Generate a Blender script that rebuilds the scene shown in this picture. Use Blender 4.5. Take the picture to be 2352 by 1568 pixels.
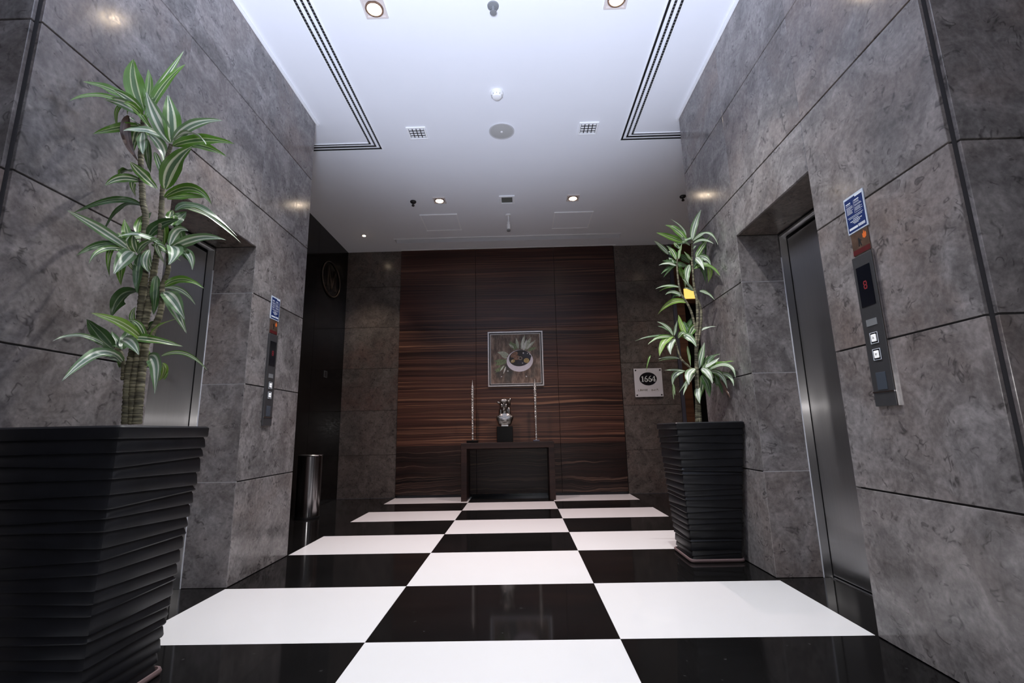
import bpy, bmesh, math, random
from mathutils import Vector, Matrix, noise

scene = bpy.context.scene
for o in list(bpy.data.objects):
    bpy.data.objects.remove(o, do_unlink=True)
COL = scene.collection

CAM_LENS = 16.4567
CAM_MATRIX = Matrix(((0.999636, 0.022989, 0.014102, 0.141342), (0.018166, -0.187489, -0.982099, -2.170000), (-0.019934, 0.981998, -0.187838, 0.871192), (0, 0, 0, 1)))
FLASH_D, FLASH_B, DOWN_E = 60, 260, 40
# ------------------------------------------------------------------ camera, world, lights, exposure
cam_data = bpy.data.cameras.new('camera')
cam_data.sensor_fit = 'HORIZONTAL'; cam_data.sensor_width = 36.0
cam_data.lens = CAM_LENS
cam_data.clip_start = 0.05
cam = bpy.data.objects.new('camera', cam_data); COL.objects.link(cam)
cam.matrix_world = CAM_MATRIX
scene.camera = cam

world = bpy.data.worlds.new('world'); scene.world = world
world.use_nodes = True
world.node_tree.nodes['Background'].inputs[0].default_value = (0.75, 0.8, 1.0, 1)
world.node_tree.nodes['Background'].inputs[1].default_value = 0.05

vs = scene.view_settings
vs.view_transform = 'Standard'; vs.look = 'None'; vs.gamma = 1.0; vs.use_curve_mapping = False
vs.exposure = 0.0

def lamp(name, kind, loc, energy, color, size=0.1, rot=(0, 0, 0), spot=None, blend=0.5):
    d = bpy.data.lights.new(name, kind); d.energy = energy; d.color = color
    if kind == 'AREA':
        d.size = size
    else:
        d.shadow_soft_size = size
    if spot:
        d.spot_size = math.radians(spot); d.spot_blend = blend
    o = bpy.data.objects.new(name, d); COL.objects.link(o)
    o.location = loc; o.rotation_euler = rot
    return o

# the photographer's flash: a weak direct part at the camera and a head bounced off the ceiling
COOL = (0.73, 0.80, 1.0)
lamp('flash_direct', 'POINT', (0.42, -2.22, 1.09), 38, (1.0, 0.96, 0.95), 0.04)
lamp('flash_bounce', 'SPOT', (-0.02, -2.2, 1.15), 900, COOL, 0.30, (math.radians(180 - 29), 0, 0), 82, 0.45)
# the ceiling downlights throw a soft pool each; the back pair is warmer
DOWNLIGHTS = [(-0.742, 0.385), (0.818, 0.372), (-0.758, 2.955), (0.825, 2.985)]
for i, (x, y) in enumerate(DOWNLIGHTS):
    lamp('downlight_beam', 'SPOT', (x, y, 3.545), 210 if i < 2 else 228, (1.0, 0.99, 0.97) if i < 2 else (1.0, 0.80, 0.79), 0.035, (0, 0, 0), 100, 0.9)
SPOTS = [(-1.97, 3.9), (2.35, 3.0)]  # the right one is an added, unseen lamp that brightens the back wall stone
for x, y in SPOTS:
    lamp('spotlight_beam', 'SPOT', (x, y, 3.555), 60, (1.0, 0.84, 0.72), 0.02, (0, 0, 0), 80 if x < 0 else 130, 0.6)

# ------------------------------------------------------------------ materials
def new_mat(name):
    m = bpy.data.materials.new(name); m.use_nodes = True
    nt = m.node_tree; bs = nt.nodes['Principled BSDF']
    return m, nt, bs

def N(nt, kind, **kw):
    n = nt.nodes.new(kind)
    for k, v in kw.items():
        if k == 'inputs':
            for i, val in v.items():
                n.inputs[i].default_value = val
        else:
            setattr(n, k, v)
    return n

def ramp(nt, stops, fac, interp='LINEAR'):
    n = nt.nodes.new('ShaderNodeValToRGB'); n.color_ramp.interpolation = interp
    el = n.color_ramp.elements
    while len(el) > 1: el.remove(el[-1])
    el[0].position = stops[0][0]; el[0].color = (*stops[0][1], 1)
    for p, c in stops[1:]:
        e = el.new(p); e.color = (*c, 1)
    nt.links.new(fac, n.inputs[0])
    return n.outputs[0]

def mixc(nt, a, b, fac, blend='MIX'):
    n = nt.nodes.new('ShaderNodeMix'); n.data_type = 'RGBA'; n.blend_type = blend
    for sock, v in ((n.inputs[6], a), (n.inputs[7], b), (n.inputs[0], fac)):
        if isinstance(v, bpy.types.NodeSocket): nt.links.new(v, sock)
        elif isinstance(v, tuple): sock.default_value = (*v, 1)
        else: sock.default_value = v
    return n.outputs[2]

def math_(nt, op, a, b=0.0):
    n = nt.nodes.new('ShaderNodeMath'); n.operation = op
    for i, v in enumerate((a, b)):
        if isinstance(v, bpy.types.NodeSocket): nt.links.new(v, n.inputs[i])
        else: n.inputs[i].default_value = v
    return n.outputs[0]

def simple(name, col, rough=0.5, metal=0.0, spec=0.5, emit=None, es=1.0, var=0.0, scale=30):
    m, nt, bs = new_mat(name)
    bs.inputs['Roughness'].default_value = rough
    bs.inputs['Metallic'].default_value = metal
    bs.inputs['Specular IOR Level'].default_value = spec
    if var:
        tc = N(nt, 'ShaderNodeTexCoord'); nz = N(nt, 'ShaderNodeTexNoise', inputs={'Scale': scale, 'Detail': 4.0})
        nt.links.new(tc.outputs['Object'], nz.inputs['Vector'])
        lo = tuple(c * (1 - var) for c in col); hi = tuple(min(1, c * (1 + var)) for c in col)
        nt.links.new(ramp(nt, [(0.3, lo), (0.7, hi)], nz.outputs[0]), bs.inputs['Base Color'])
    else:
        bs.inputs['Base Color'].default_value = (*col, 1)
    if emit:
        bs.inputs['Emission Color'].default_value = (*emit, 1)
        bs.inputs['Emission Strength'].default_value = es
    return m

def piece_coords(nt, scale=(1, 1, 1)):
    """object coordinates shifted by a random amount per object, so slabs of one size differ"""
    tc = N(nt, 'ShaderNodeTexCoord'); oi = N(nt, 'ShaderNodeObjectInfo')
    sh = math_(nt, 'MULTIPLY', oi.outputs['Random'], 37.0)
    cb = N(nt, 'ShaderNodeCombineXYZ')
    for i in range(3): nt.links.new(sh, cb.inputs[i])
    ad = N(nt, 'ShaderNodeVectorMath', operation='ADD')
    nt.links.new(tc.outputs['Object'], ad.inputs[0]); nt.links.new(cb.outputs[0], ad.inputs[1])
    mp = N(nt, 'ShaderNodeMapping'); mp.inputs['Scale'].default_value = scale
    nt.links.new(ad.outputs[0], mp.inputs[0])
    return mp.outputs[0], oi.outputs['Random']

def stone_mat(name, dark, mid, light, warm, rough=0.16):
    m, nt, bs = new_mat(name)
    v, rnd = piece_coords(nt)
    def noise_(sc, det, dist=0.0, rg=0.55):
        n = N(nt, 'ShaderNodeTexNoise', inputs={'Scale': sc, 'Detail': det, 'Roughness': rg, 'Distortion': dist})
        nt.links.new(v, n.inputs['Vector']); return n.outputs[0]
    a = noise_(4.2, 7.0, 1.0, 0.66)
    base = ramp(nt, [(0.30, dark), (0.46, mid), (0.60, light), (0.8, mid)], a)
    # warm brown clouds
    b = noise_(2.1, 4.0, 0.5)
    fac = ramp(nt, [(0.42, (0, 0, 0)), (0.68, (1, 1, 1))], b)
    rr = math_(nt, 'ADD', math_(nt, 'MULTIPLY', rnd, 0.6), 0.15)
    base = mixc(nt, base, warm, math_(nt, 'MULTIPLY', fac, rr))
    # fine speckle
    s = noise_(55.0, 3.0)
    base = mixc(nt, base, ramp(nt, [(0.35, (0.72, 0.72, 0.72)), (0.65, (1.2, 1.2, 1.2))], s), 0.55, 'MULTIPLY')
    # smudgy mid-size mottling
    q = noise_(13.0, 4.0, 1.4, 0.6)
    base = mixc(nt, base, ramp(nt, [(0.32, (0.66, 0.66, 0.67)), (0.5, (1.0, 1.0, 1.0)), (0.68, (1.22, 1.22, 1.22))], q), 0.6, 'MULTIPLY')
    # curly dark fossil marks: thin iso-lines of a distorted noise, kept only in patches
    c = noise_(10.0, 1.0, 2.0)
    line = math_(nt, 'ABSOLUTE', math_(nt, 'SUBTRACT', c, 0.52))
    lm = ramp(nt, [(0.0, (1, 1, 1)), (0.07, (0, 0, 0))], line)
    d = noise_(15.0, 2.0)
    dm = ramp(nt, [(0.56, (0, 0, 0)), (0.64, (1, 1, 1))], d)
    mk = math_(nt, 'MULTIPLY', lm, dm)
    base = mixc(nt, base, tuple(x * 0.35 for x in dark), math_(nt, 'MULTIPLY', mk, 0.75))
    e = noise_(23.0, 2.0, 1.5)
    pm = ramp(nt, [(0.66, (0, 0, 0)), (0.74, (1, 1, 1))], e)
    base = mixc(nt, base, tuple(x * 0.5 for x in dark), math_(nt, 'MULTIPLY', pm, 0.6))
    nt.links.new(base, bs.inputs['Base Color'])
    nt.links.new(ramp(nt, [(0.3, (rough * 0.7,) * 3), (0.7, (rough * 1.35,) * 3)], s), bs.inputs['Roughness'])
    bs.inputs['Specular IOR Level'].default_value = 0.5
    return m

STONE = stone_mat('polished_grey_stone', (0.115, 0.107, 0.107), (0.172, 0.161, 0.162), (0.265, 0.249, 0.249), (0.205, 0.157, 0.138))
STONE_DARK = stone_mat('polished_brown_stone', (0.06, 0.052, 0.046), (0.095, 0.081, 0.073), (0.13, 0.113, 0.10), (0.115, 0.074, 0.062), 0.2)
JOINT = simple('dark_joint', (0.035, 0.034, 0.038), 0.8)
GROUT = simple('pale_grout', (0.42, 0.41, 0.42), 0.7)

def tile_mat(name, col, rough, var, speck, spec=0.5):
    m, nt, bs = new_mat(name)
    v, rnd = piece_coords(nt)
    n1 = N(nt, 'ShaderNodeTexNoise', inputs={'Scale': 2.0, 'Detail': 3.0}); nt.links.new(v, n1.inputs['Vector'])
    c = ramp(nt, [(0.3, tuple(x * (1 - var) for x in col)), (0.7, tuple(x * (1 + var) for x in col))], n1.outputs[0])
    if speck:
        n2 = N(nt, 'ShaderNodeTexNoise', inputs={'Scale': 34.0, 'Detail': 1.0}); nt.links.new(v, n2.inputs['Vector'])
        c = mixc(nt, c, speck, ramp(nt, [(0.765, (0, 0, 0)), (0.79, (1, 1, 1))], n2.outputs[0]))
    nt.links.new(c, bs.inputs['Base Color'])
    bs.inputs['Roughness'].default_value = rough
    bs.inputs['Specular IOR Level'].default_value = spec
    return m
WHITE_TILE = tile_mat('white_polished_tile', (0.80, 0.79, 0.79), 0.12, 0.012, None)
BLACK_TILE = tile_mat('black_polished_tile', (0.0065, 0.0062, 0.0062), 0.07, 0.25, (0.03, 0.03, 0.03), 0.22)

def wood_mat(name, cols, zfreq, rough, wob, wx=0.5, line=0.0, world=False, spec=0.35):
    m, nt, bs = new_mat(name)
    if world:
        v = N(nt, 'ShaderNodeNewGeometry').outputs['Position']
    else:
        v, rnd = piece_coords(nt, (1, 1, 1))
    # slow wobble of the grain lines
    sx = N(nt, 'ShaderNodeSeparateXYZ'); nt.links.new(v, sx.inputs[0])
    cw = N(nt, 'ShaderNodeCombineXYZ'); nt.links.new(math_(nt, 'MULTIPLY', sx.outputs[0], wx), cw.inputs[0]); nt.links.new(math_(nt, 'MULTIPLY', sx.outputs[2], 2.2), cw.inputs[2])
    w = N(nt, 'ShaderNodeTexNoise', inputs={'Scale': 1.6, 'Detail': 3.0}); nt.links.new(cw.outputs[0], w.inputs['Vector'])
    z = math_(nt, 'ADD', sx.outputs[2], math_(nt, 'MULTIPLY', w.outputs[0], wob))
    def band(fx, fz, det, rg):
        cb = N(nt, 'ShaderNodeCombineXYZ')
        nt.links.new(math_(nt, 'MULTIPLY', sx.outputs[0], fx), cb.inputs[0]); nt.links.new(math_(nt, 'MULTIPLY', z, fz), cb.inputs[2])
        n = N(nt, 'ShaderNodeTexNoise', inputs={'Scale': 1.0, 'Detail': det, 'Roughness': rg}); nt.links.new(cb.outputs[0], n.inputs['Vector']); return n.outputs[0]
    g = band(0.22, zfreq, 4.0, 0.6)
    c = ramp(nt, [(0.34, cols[0]), (0.47, cols[1]), (0.58, cols[2]), (0.7, cols[1])], g)
    c = mixc(nt, c, ramp(nt, [(0.36, (0.5, 0.5, 0.53)), (0.64, (1.45, 1.4, 1.35))], band(0.15, 5.0, 2.0, 0.5)), 0.75, 'MULTIPLY')
    if line:
        l = band(0.14, zfreq * 0.62, 1.0, 0.5)
        lm = ramp(nt, [(0.005, (1, 1, 1)), (0.028, (0, 0, 0))], math_(nt, 'ABSOLUTE', math_(nt, 'SUBTRACT', l, 0.5)))
        on = ramp(nt, [(0.36, (0.25, 0.25, 0.25)), (0.62, (1, 1, 1))], band(0.45, 7.0, 2.0, 0.5))
        c = mixc(nt, c, cols[3], math_(nt, 'MULTIPLY', math_(nt, 'MULTIPLY', lm, on), line))
    nt.links.new(c, bs.inputs['Base Color'])
    bs.inputs['Roughness'].default_value = rough
    bs.inputs['Specular IOR Level'].default_value = spec
    bp = N(nt, 'ShaderNodeBump', inputs={'Strength': 0.2, 'Distance': 0.004}); nt.links.new(g, bp.inputs['Height'])
    nt.links.new(bp.outputs[0], bs.inputs['Normal'])
    return m
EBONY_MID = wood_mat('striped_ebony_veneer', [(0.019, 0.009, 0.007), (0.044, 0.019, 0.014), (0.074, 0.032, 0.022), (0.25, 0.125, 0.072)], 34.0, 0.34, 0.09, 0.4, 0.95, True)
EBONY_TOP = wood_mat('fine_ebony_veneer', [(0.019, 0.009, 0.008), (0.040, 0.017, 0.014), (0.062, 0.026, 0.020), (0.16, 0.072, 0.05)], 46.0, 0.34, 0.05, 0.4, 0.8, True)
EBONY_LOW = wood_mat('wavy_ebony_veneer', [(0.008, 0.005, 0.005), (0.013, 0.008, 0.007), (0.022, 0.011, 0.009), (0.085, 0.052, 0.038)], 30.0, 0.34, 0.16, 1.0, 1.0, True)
TABLE_WOOD = wood_mat('dark_brown_veneer', [(0.013, 0.007, 0.006), (0.022, 0.011, 0.009), (0.030, 0.015, 0.012), (0.04, 0.02, 0.016)], 30.0, 0.42, 0.05)
BROWN_WOOD = wood_mat('reddish_brown_veneer', [(0.05, 0.022, 0.012), (0.08, 0.035, 0.018), (0.10, 0.045, 0.024), (0.12, 0.06, 0.032)], 20.0, 0.4, 0.05)
BLACK_GLOSS = simple('black_gloss_panel', (0.004, 0.0035, 0.0035), 0.10, 0, 0.16, var=0.3, scale=3)
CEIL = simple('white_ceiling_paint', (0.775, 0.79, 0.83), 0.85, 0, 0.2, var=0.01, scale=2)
WALLP = simple('lobby_wall_paint', (0.30, 0.29, 0.29), 0.8, var=0.04, scale=3)
WHITE = simple('white_plastic', (0.80, 0.80, 0.80), 0.4)
TRIMW = simple('white_trim_paint', (0.85, 0.86, 0.88), 0.5)
GREYP = simple('light_grey_grille', (0.42, 0.42, 0.41), 0.6, var=0.1, scale=300)
DARK = simple('black_plastic', (0.008, 0.008, 0.009), 0.45)
SLOTB = simple('slot_black', (0.004, 0.004, 0.004), 0.7)
CHROME = simple('satin_chrome', (0.55, 0.55, 0.56), 0.22, 1.0)
SCREWM = simple('dark_screw', (0.05, 0.05, 0.05), 0.35, 1.0)
GREYM = simple('grey_painted_metal', (0.25, 0.26, 0.27), 0.45, 0.3)
LAMP_ON = simple('lit_halogen', (1, 1, 1), 0.3, emit=(1.0, 0.80, 0.58), es=38.0)
SPOT_ON = simple('lit_spot', (1, 1, 1), 0.3, emit=(1.0, 0.80, 0.55), es=30.0)
GIMB = simple('copper_brown_gimbal', (0.30, 0.20, 0.15), 0.3, 0.6)
BEIGE = simple('warm_lamp_frame', (0.62, 0.56, 0.53), 0.4)
AMBER = simple('lit_amber_glass', (0.9, 0.6, 0.1), 0.3, emit=(1.0, 0.66, 0.16), es=1.15)
RED_LED = simple('red_led', (0.16, 0.012, 0.018), 0.5, emit=(1.0, 0.06, 0.10), es=0.05)
SOIL = simple('dark_soil', (0.02, 0.014, 0.01), 0.95, var=0.4, scale=60)
POT = simple('black_ridged_pot', (0.0075, 0.0080, 0.0105), 0.42, 0, 0.4, var=0.25, scale=14)
SAUCER = simple('pinkish_brown_plastic', (0.17, 0.115, 0.115), 0.5, var=0.08, scale=20)
BASEBLK = simple('black_lacquer', (0.004, 0.004, 0.004), 0.3, 0, 0.15)
SEAL = simple('white_sealant', (0.62, 0.63, 0.68), 0.5)

def steel_mat(name, col, rough, aniso, dirz=True):
    m, nt, bs = new_mat(name)
    tc = N(nt, 'ShaderNodeTexCoord'); mp = N(nt, 'ShaderNodeMapping'); mp.inputs['Scale'].default_value = (600, 600, 0.6)
    nt.links.new(tc.outputs['Object'], mp.inputs[0])
    nz = N(nt, 'ShaderNodeTexNoise', inputs={'Scale': 1.0, 'Detail': 3.0}); nt.links.new(mp.outputs[0], nz.inputs['Vector'])
    nt.links.new(ramp(nt, [(0.3, tuple(c * 0.95 for c in col)), (0.7, tuple(c * 1.04 for c in col))], nz.outputs[0]), bs.inputs['Base Color'])
    bs.inputs['Metallic'].default_value = 1.0; bs.inputs['Roughness'].default_value = rough
    bs.inputs['Anisotropic'].default_value = aniso
    tg = N(nt, 'ShaderNodeTangent', direction_type='RADIAL', axis='Z'); nt.links.new(tg.outputs[0], bs.inputs['Tangent'])
    # the fine vertical brushing smears each light into a thin level streak
    gl = N(nt, 'ShaderNodeBsdfAnisotropic', distribution='GGX'); gl.inputs['Color'].default_value = (*col, 1)
    gl.inputs['Roughness'].default_value = 0.24; gl.inputs['Anisotropy'].default_value = -0.88
    nt.links.new(tg.outputs[0], gl.inputs['Tangent'])
    mx = N(nt, 'ShaderNodeMixShader', inputs={0: 0.22}); nt.links.new(bs.outputs[0], mx.inputs[1]); nt.links.new(gl.outputs[0], mx.inputs[2])
    nt.links.new(mx.outputs[0], nt.nodes['Material Output'].inputs['Surface'])
    return m
STEEL = steel_mat('vertically_brushed_steel', (0.60, 0.595, 0.60), 0.40, 1.0)
PANEL_STEEL = simple('dark_brushed_panel_steel', (0.085, 0.085, 0.09), 0.36, 0.5, var=0.05, scale=20)
PLATE_STEEL = simple('pale_anodised_plate', (0.72, 0.70, 0.72), 0.35, 0.25)
BIN_STEEL = simple('polished_bin_steel', (0.42, 0.42, 0.43), 0.16, 1.0)

# ------------------------------------------------------------------ mesh helpers
WL = {}
def link(o, parent=None, loc=(0, 0, 0)):
    """link at a WORLD position; a child is stored relative to its parent"""
    COL.objects.link(o)
    WL[o.name] = Vector(loc)
    if parent is not None:
        o.parent = parent
        o.location = Vector(loc) - WL[parent.name]
    else:
        o.location = loc
    return o

def set_smooth(me, angle=None):
    for f in me.polygons: f.use_smooth = True
    if angle is not None:
        try: me.set_sharp_from_angle(angle=math.radians(angle))
        except Exception: pass

def obj(name, bm, mat, parent=None, loc=(0, 0, 0), smooth=None):
    me = bpy.data.meshes.new(name); bm.to_mesh(me); bm.free()
    for mm in (mat if isinstance(mat, (list, tuple)) else [mat]): me.materials.append(mm)
    if smooth is not None: set_smooth(me, smooth)
    return link(bpy.data.objects.new(name, me), parent, loc)

def tag(o, label=None, cat=None, group=None, kind=None):
    if label: o['label'] = label
    if cat: o['category'] = cat
    if group: o['group'] = group
    if kind: o['kind'] = kind
    return o

def thing(name, label, cat, loc, group=None):
    o = bpy.data.objects.new(name, None); o.empty_display_size = 0.05
    link(o, None, loc)
    return tag(o, label, cat, group)

def bm_box(bm, x0, x1, y0, y1, z0, z1, bevel=0.0, seg=1):
    vs = [bm.verts.new(c) for c in ((x0, y0, z0), (x1, y0, z0), (x1, y1, z0), (x0, y1, z0), (x0, y0, z1), (x1, y0, z1), (x1, y1, z1), (x0, y1, z1))]
    fs = [bm.faces.new([vs[i] for i in f]) for f in ((3, 2, 1, 0), (4, 5, 6, 7), (0, 1, 5, 4), (1, 2, 6, 5), (2, 3, 7, 6), (3, 0, 4, 7))]
    if bevel:
        es = list({e for f in fs for e in f.edges})
        bmesh.ops.bevel(bm, geom=es, offset=bevel, segments=seg, affect='EDGES', profile=0.5)
    return bm

MESHES = {}
def box(name, x0, x1, y0, y1, z0, z1, mat, parent=None, bevel=0.0, seg=1):
    """one box object at its own centre; alike boxes share their mesh"""
    d = (round(x1 - x0, 4), round(y1 - y0, 4), round(z1 - z0, 4))
    key = (d, mat.name, bevel)
    if key not in MESHES:
        bm = bmesh.new(); bm_box(bm, -d[0] / 2, d[0] / 2, -d[1] / 2, d[1] / 2, -d[2] / 2, d[2] / 2, bevel, seg)
        me = bpy.data.meshes.new(name); bm.to_mesh(me); bm.free(); me.materials.append(mat)
        MESHES[key] = me
    return link(bpy.data.objects.new(name, MESHES[key]), parent, ((x0 + x1) / 2, (y0 + y1) / 2, (z0 + z1) / 2))

def boxes(name, lst, mat, parent=None, bevel=0.0):
    bm = bmesh.new()
    for b in lst: bm_box(bm, *b, bevel)
    return obj(name, bm, mat, parent)

def lathe(bm, prof, n=32, cx=0, cy=0, cap0=True, cap1=True):
    rings = []
    for r, z in prof:
        rings.append([bm.verts.new((cx + r * math.cos(2 * math.pi * i / n), cy + r * math.sin(2 * math.pi * i / n), z)) for i in range(n)])
    for a, b in zip(rings, rings[1:]):
        for i in range(n):
            bm.faces.new((a[i], a[(i + 1) % n], b[(i + 1) % n], b[i]))
    if cap0: bm.faces.new(list(reversed(rings[0])))
    if cap1: bm.faces.new(rings[-1])
    bmesh.ops.recalc_face_normals(bm, faces=bm.faces)
    return bm

def catmull(pts, n=6):
    P = [Vector(p) for p in pts]; P = [2 * P[0] - P[1]] + P + [2 * P[-1] - P[-2]]
    out = []
    for i in range(1, len(P) - 2):
        a, b, c, d = P[i - 1:i + 3]
        for k in range(n):
            t = k / n
            out.append(0.5 * ((2 * b) + (-a + c) * t + (2 * a - 5 * b + 4 * c - d) * t * t + (-a + 3 * b - 3 * c + d) * t ** 3))
    out.append(P[-2])
    return out

def tube(bm, path, radii, n=8, cap=True):
    rings = []
    up = Vector((0.3, 0.9, 0.2))
    for i, p in enumerate(path):
        t = (path[min(i + 1, len(path) - 1)] - path[max(i - 1, 0)])
        t = t.normalized() if t.length > 1e-9 else Vector((0, 0, 1))
        a = t.cross(up)
        if a.length < 1e-4: a = t.cross(Vector((1, 0, 0)))
        a.normalize(); b = t.cross(a)
        r = radii[i] if isinstance(radii, (list, tuple)) else radii
        rings.append([bm.verts.new(p + (a * math.cos(2 * math.pi * k / n) + b * math.sin(2 * math.pi * k / n)) * r) for k in range(n)])
    for a, b in zip(rings, rings[1:]):
        for i in range(n):
            bm.faces.new((a[i], a[(i + 1) % n], b[(i + 1) % n], b[i]))
    if cap:
        bm.faces.new(list(reversed(rings[0]))); bm.faces.new(rings[-1])
    bmesh.ops.recalc_face_normals(bm, faces=bm.faces)
    return bm

def poly_prism(bm, pts, h, to3):
    """extruded flat outline: pts 2-D, to3(u, v, w) -> xyz, w = 0..h"""
    a = [bm.verts.new(to3(u, v, 0)) for u, v in pts]; b = [bm.verts.new(to3(u, v, h)) for u, v in pts]
    n = len(pts)
    fs = [bm.faces.new(a), bm.faces.new(list(reversed(b)))]
    for i in range(n): fs.append(bm.faces.new((a[i], b[i], b[(i + 1) % n], a[(i + 1) % n])))
    return fs

# ------------------------------------------------------------------ the plan (metres)
XL, XR = -1.603, 1.609           # faces of the two lift walls
XO = 2.41                        # recess wall behind the left one
XOR = 3.30                       # the right recess goes deeper
YF = -0.73                       # front ends of the lift walls
YLE, YRE = 1.491, 1.568          # their far ends
YB = 4.511                       # back wall
HC = 3.58                        # ceiling
NL, NR = 0.767, 0.793            # far jambs of the lift openings (near jambs at 0)
NH = 2.12                        # head of the openings
ROWS = [0.0, 0.6, 1.2, 1.8, 2.4, 3.02, HC]
G = 0.0035                       # half a stone joint
LB, LY = 5.0, -6.5               # the lobby around the camera

# ------------------------------------------------------------------ floor
floor = boxes('floor', [(-LB, LB, LY, YB + 0.15, -0.12, -0.02)], JOINT); tag(floor, kind='structure')
FY = [-6.6, -5.872, -5.136, -4.4, -3.664, -2.928, -2.192, -1.456, -0.72, 0.016, 0.752, 1.508, 2.145, 2.792, 3.38, 3.964, YB + 0.03]
FX = [XL, -0.5425, 0.5425, XR]
g = 0.0006
for j in range(len(FY) - 1):
    for i in range(3):
        white = (i + j) % 2 == 0 if (len(FY) % 2) else (i + j) % 2
        k = (j - 9) % 2                                  # row 9 starts at 0.016: white at both sides, black in the middle
        white = (i != 1) if k == 0 else (i == 1)
        box('white_tile' if white else 'black_tile', FX[i] + g, FX[i + 1] - g, FY[j] + g, FY[j + 1] - g, -0.02, 0.0, WHITE_TILE if white else BLACK_TILE, floor)
for x0, x1, y0, y1 in ((-XO, XL, YLE, 3.0), (-XO, XL, 3.0, YB), (XR, XOR, YRE, 3.0), (XR, XOR, 3.0, YB),
                       (-1.99, XL, 0.0, NL), (XR, 2.0, 0.0, NR), (-LB, XL, LY, -3.6), (-LB, XL, -3.6, YF), (XR, LB, LY, -3.6), (XR, LB, -3.6, YF)):
    box('black_tile', x0 + g, x1 - g, y0 + g, y1 - g, -0.02, 0.0, BLACK_TILE, floor)

# ------------------------------------------------------------------ lift walls: dark backing, stone slabs with open joints
def hall_slab(parent, side, y0, y1, z0, z1):
    xf, xb = (XL, XL - 0.014) if side < 0 else (XR, XR + 0.014)
    box('panel', min(xf, xb), max(xf, xb), y0, y1, z0, z1, STONE, parent, 0.0015)

def lift_wall(name, side, yend, nfar):
    xf = XL - 0.014 if side < 0 else XR + 0.014
    xo = side * LB; xr = side * (XO if side < 0 else XOR); xn = side * 2.02
    def B(xa, xb, *r): return (min(xa, xb), max(xa, xb), *r)
    w = boxes(name, [B(xf, xr, nfar + 0.014, yend - 0.014, 0, HC), B(xf, xn, 0.0 - 0.10, nfar + 0.014, NH + 0.014, HC), B(xn, xr, YF + 0.014, nfar + 0.014, 0, HC),
                     B(xf, xn, YF + 0.014, -0.014, 0, HC) , B(xr, xo, YF + 0.014, YF + 0.3, 0, HC)], JOINT)
    tag(w, kind='structure')
    for z0, z1 in zip(ROWS, ROWS[1:]):
        hall_slab(w, side, YF + 0.016, 0.0 - 0.001, z0 + G, z1 - G)
        hall_slab(w, side, nfar + 0.001, yend, z0 + G, z1 - G)
        if z1 > NH:
            hall_slab(w, side, 0.001, nfar - 0.001, max(z0 + G, NH + 0.0), z1 - G)
        # far end face
        xa, xb = side * (abs(xf) + 0.004), xr
        box('panel', min(xa, xb), max(xa, xb), yend - 0.014, yend, z0 + G, z1 - G, STONE, w, 0.0015)
        # front face towards the lobby
        x = abs(xf) + 0.012
        while x < LB - 0.05:
            x2 = min(x + 1.2, LB)
            xa, xb = side * x, side * (x2 - 0.002)
            box('panel', min(xa, xb), max(xa, xb), YF, YF + 0.014, z0 + G, z1 - G, STONE, w, 0.0015)
            x = x2
    # jambs of the lift opening
    jd = 0.274
    for z0, z1 in ((0, 0.6), (0.6, 1.2), (1.2, 1.8), (1.8, NH)):
        xa, xb = side * (abs(XL if side < 0 else XR) + 0.002), side * (abs(XL if side < 0 else XR) + jd)
        box('panel', min(xa, xb), max(xa, xb), nfar, nfar + 0.013, z0 + 0.002, z1 - 0.002, STONE, w, 0.001)
        box('panel', min(xa, xb), max(xa, xb), -0.013, 0.0, z0 + 0.002, z1 - 0.002, STONE, w, 0.001)
    for zj in (0.6, 1.2, 1.8):
        box('joint_strip', min(xa, xb), max(xa, xb), nfar + 0.001, nfar + 0.012, zj - 0.002, zj + 0.002, GROUT, w)
    xs = side * (abs(XL if side < 0 else XR) + 0.003)
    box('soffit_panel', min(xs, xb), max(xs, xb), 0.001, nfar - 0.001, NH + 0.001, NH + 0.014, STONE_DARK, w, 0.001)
    xe = side * (abs(xb) + 0.004)
    box('sealant_strip', min(xb, xe), max(xb, xe), nfar - 0.004, nfar + 0.010, 0.0, NH - 0.16, SEAL, w)
    xc = XL if side < 0 else XR
    return w, xb

wl, jl = lift_wall('wall_left', -1, YLE, NL)
wr, jr = lift_wall('wall_right', 1, YRE, NR)

def lift_door(name, side, xj, nfar):
    def bx(n, xa, xb, y0, y1, z0, z1, m, p=None, bv=0.0):
        return box(n, min(xa, xb), max(xa, xb), y0, y1, z0, z1, m, p, bv)
    a = abs(xj) + 0.004
    d = bx(name, side * (a + 0.075), side * (a + 0.10), 0.0, nfar, 0.0, 2.112, DARK); tag(d, kind='structure')
    bx('door_leaf', side * (a + 0.052), side * (a + 0.074), 0.004, nfar - 0.006, 0.012, 2.085, STEEL, d, 0.001)
    bx('door_jamb', side * a, side * (a + 0.046), nfar - 0.006, nfar + 0.008, 0.0, 2.112, STEEL, d, 0.001)
    bx('door_jamb', side * a, side * (a + 0.046), -0.008, 0.006, 0.0, 2.112, STEEL, d, 0.001)
    bx('door_header', side * a, side * (a + 0.05), 0.007, nfar - 0.007, 2.098, 2.112, STEEL, d, 0.001)
    bx('door_sill', side * (a + 0.03), side * (a + 0.05), 0.007, nfar - 0.007, 0.0, 0.006, CHROME, d)
    return d
lift_door('door_1', -1, jl, NL)
lift_door('door_2', 1, jr, NR)

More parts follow.
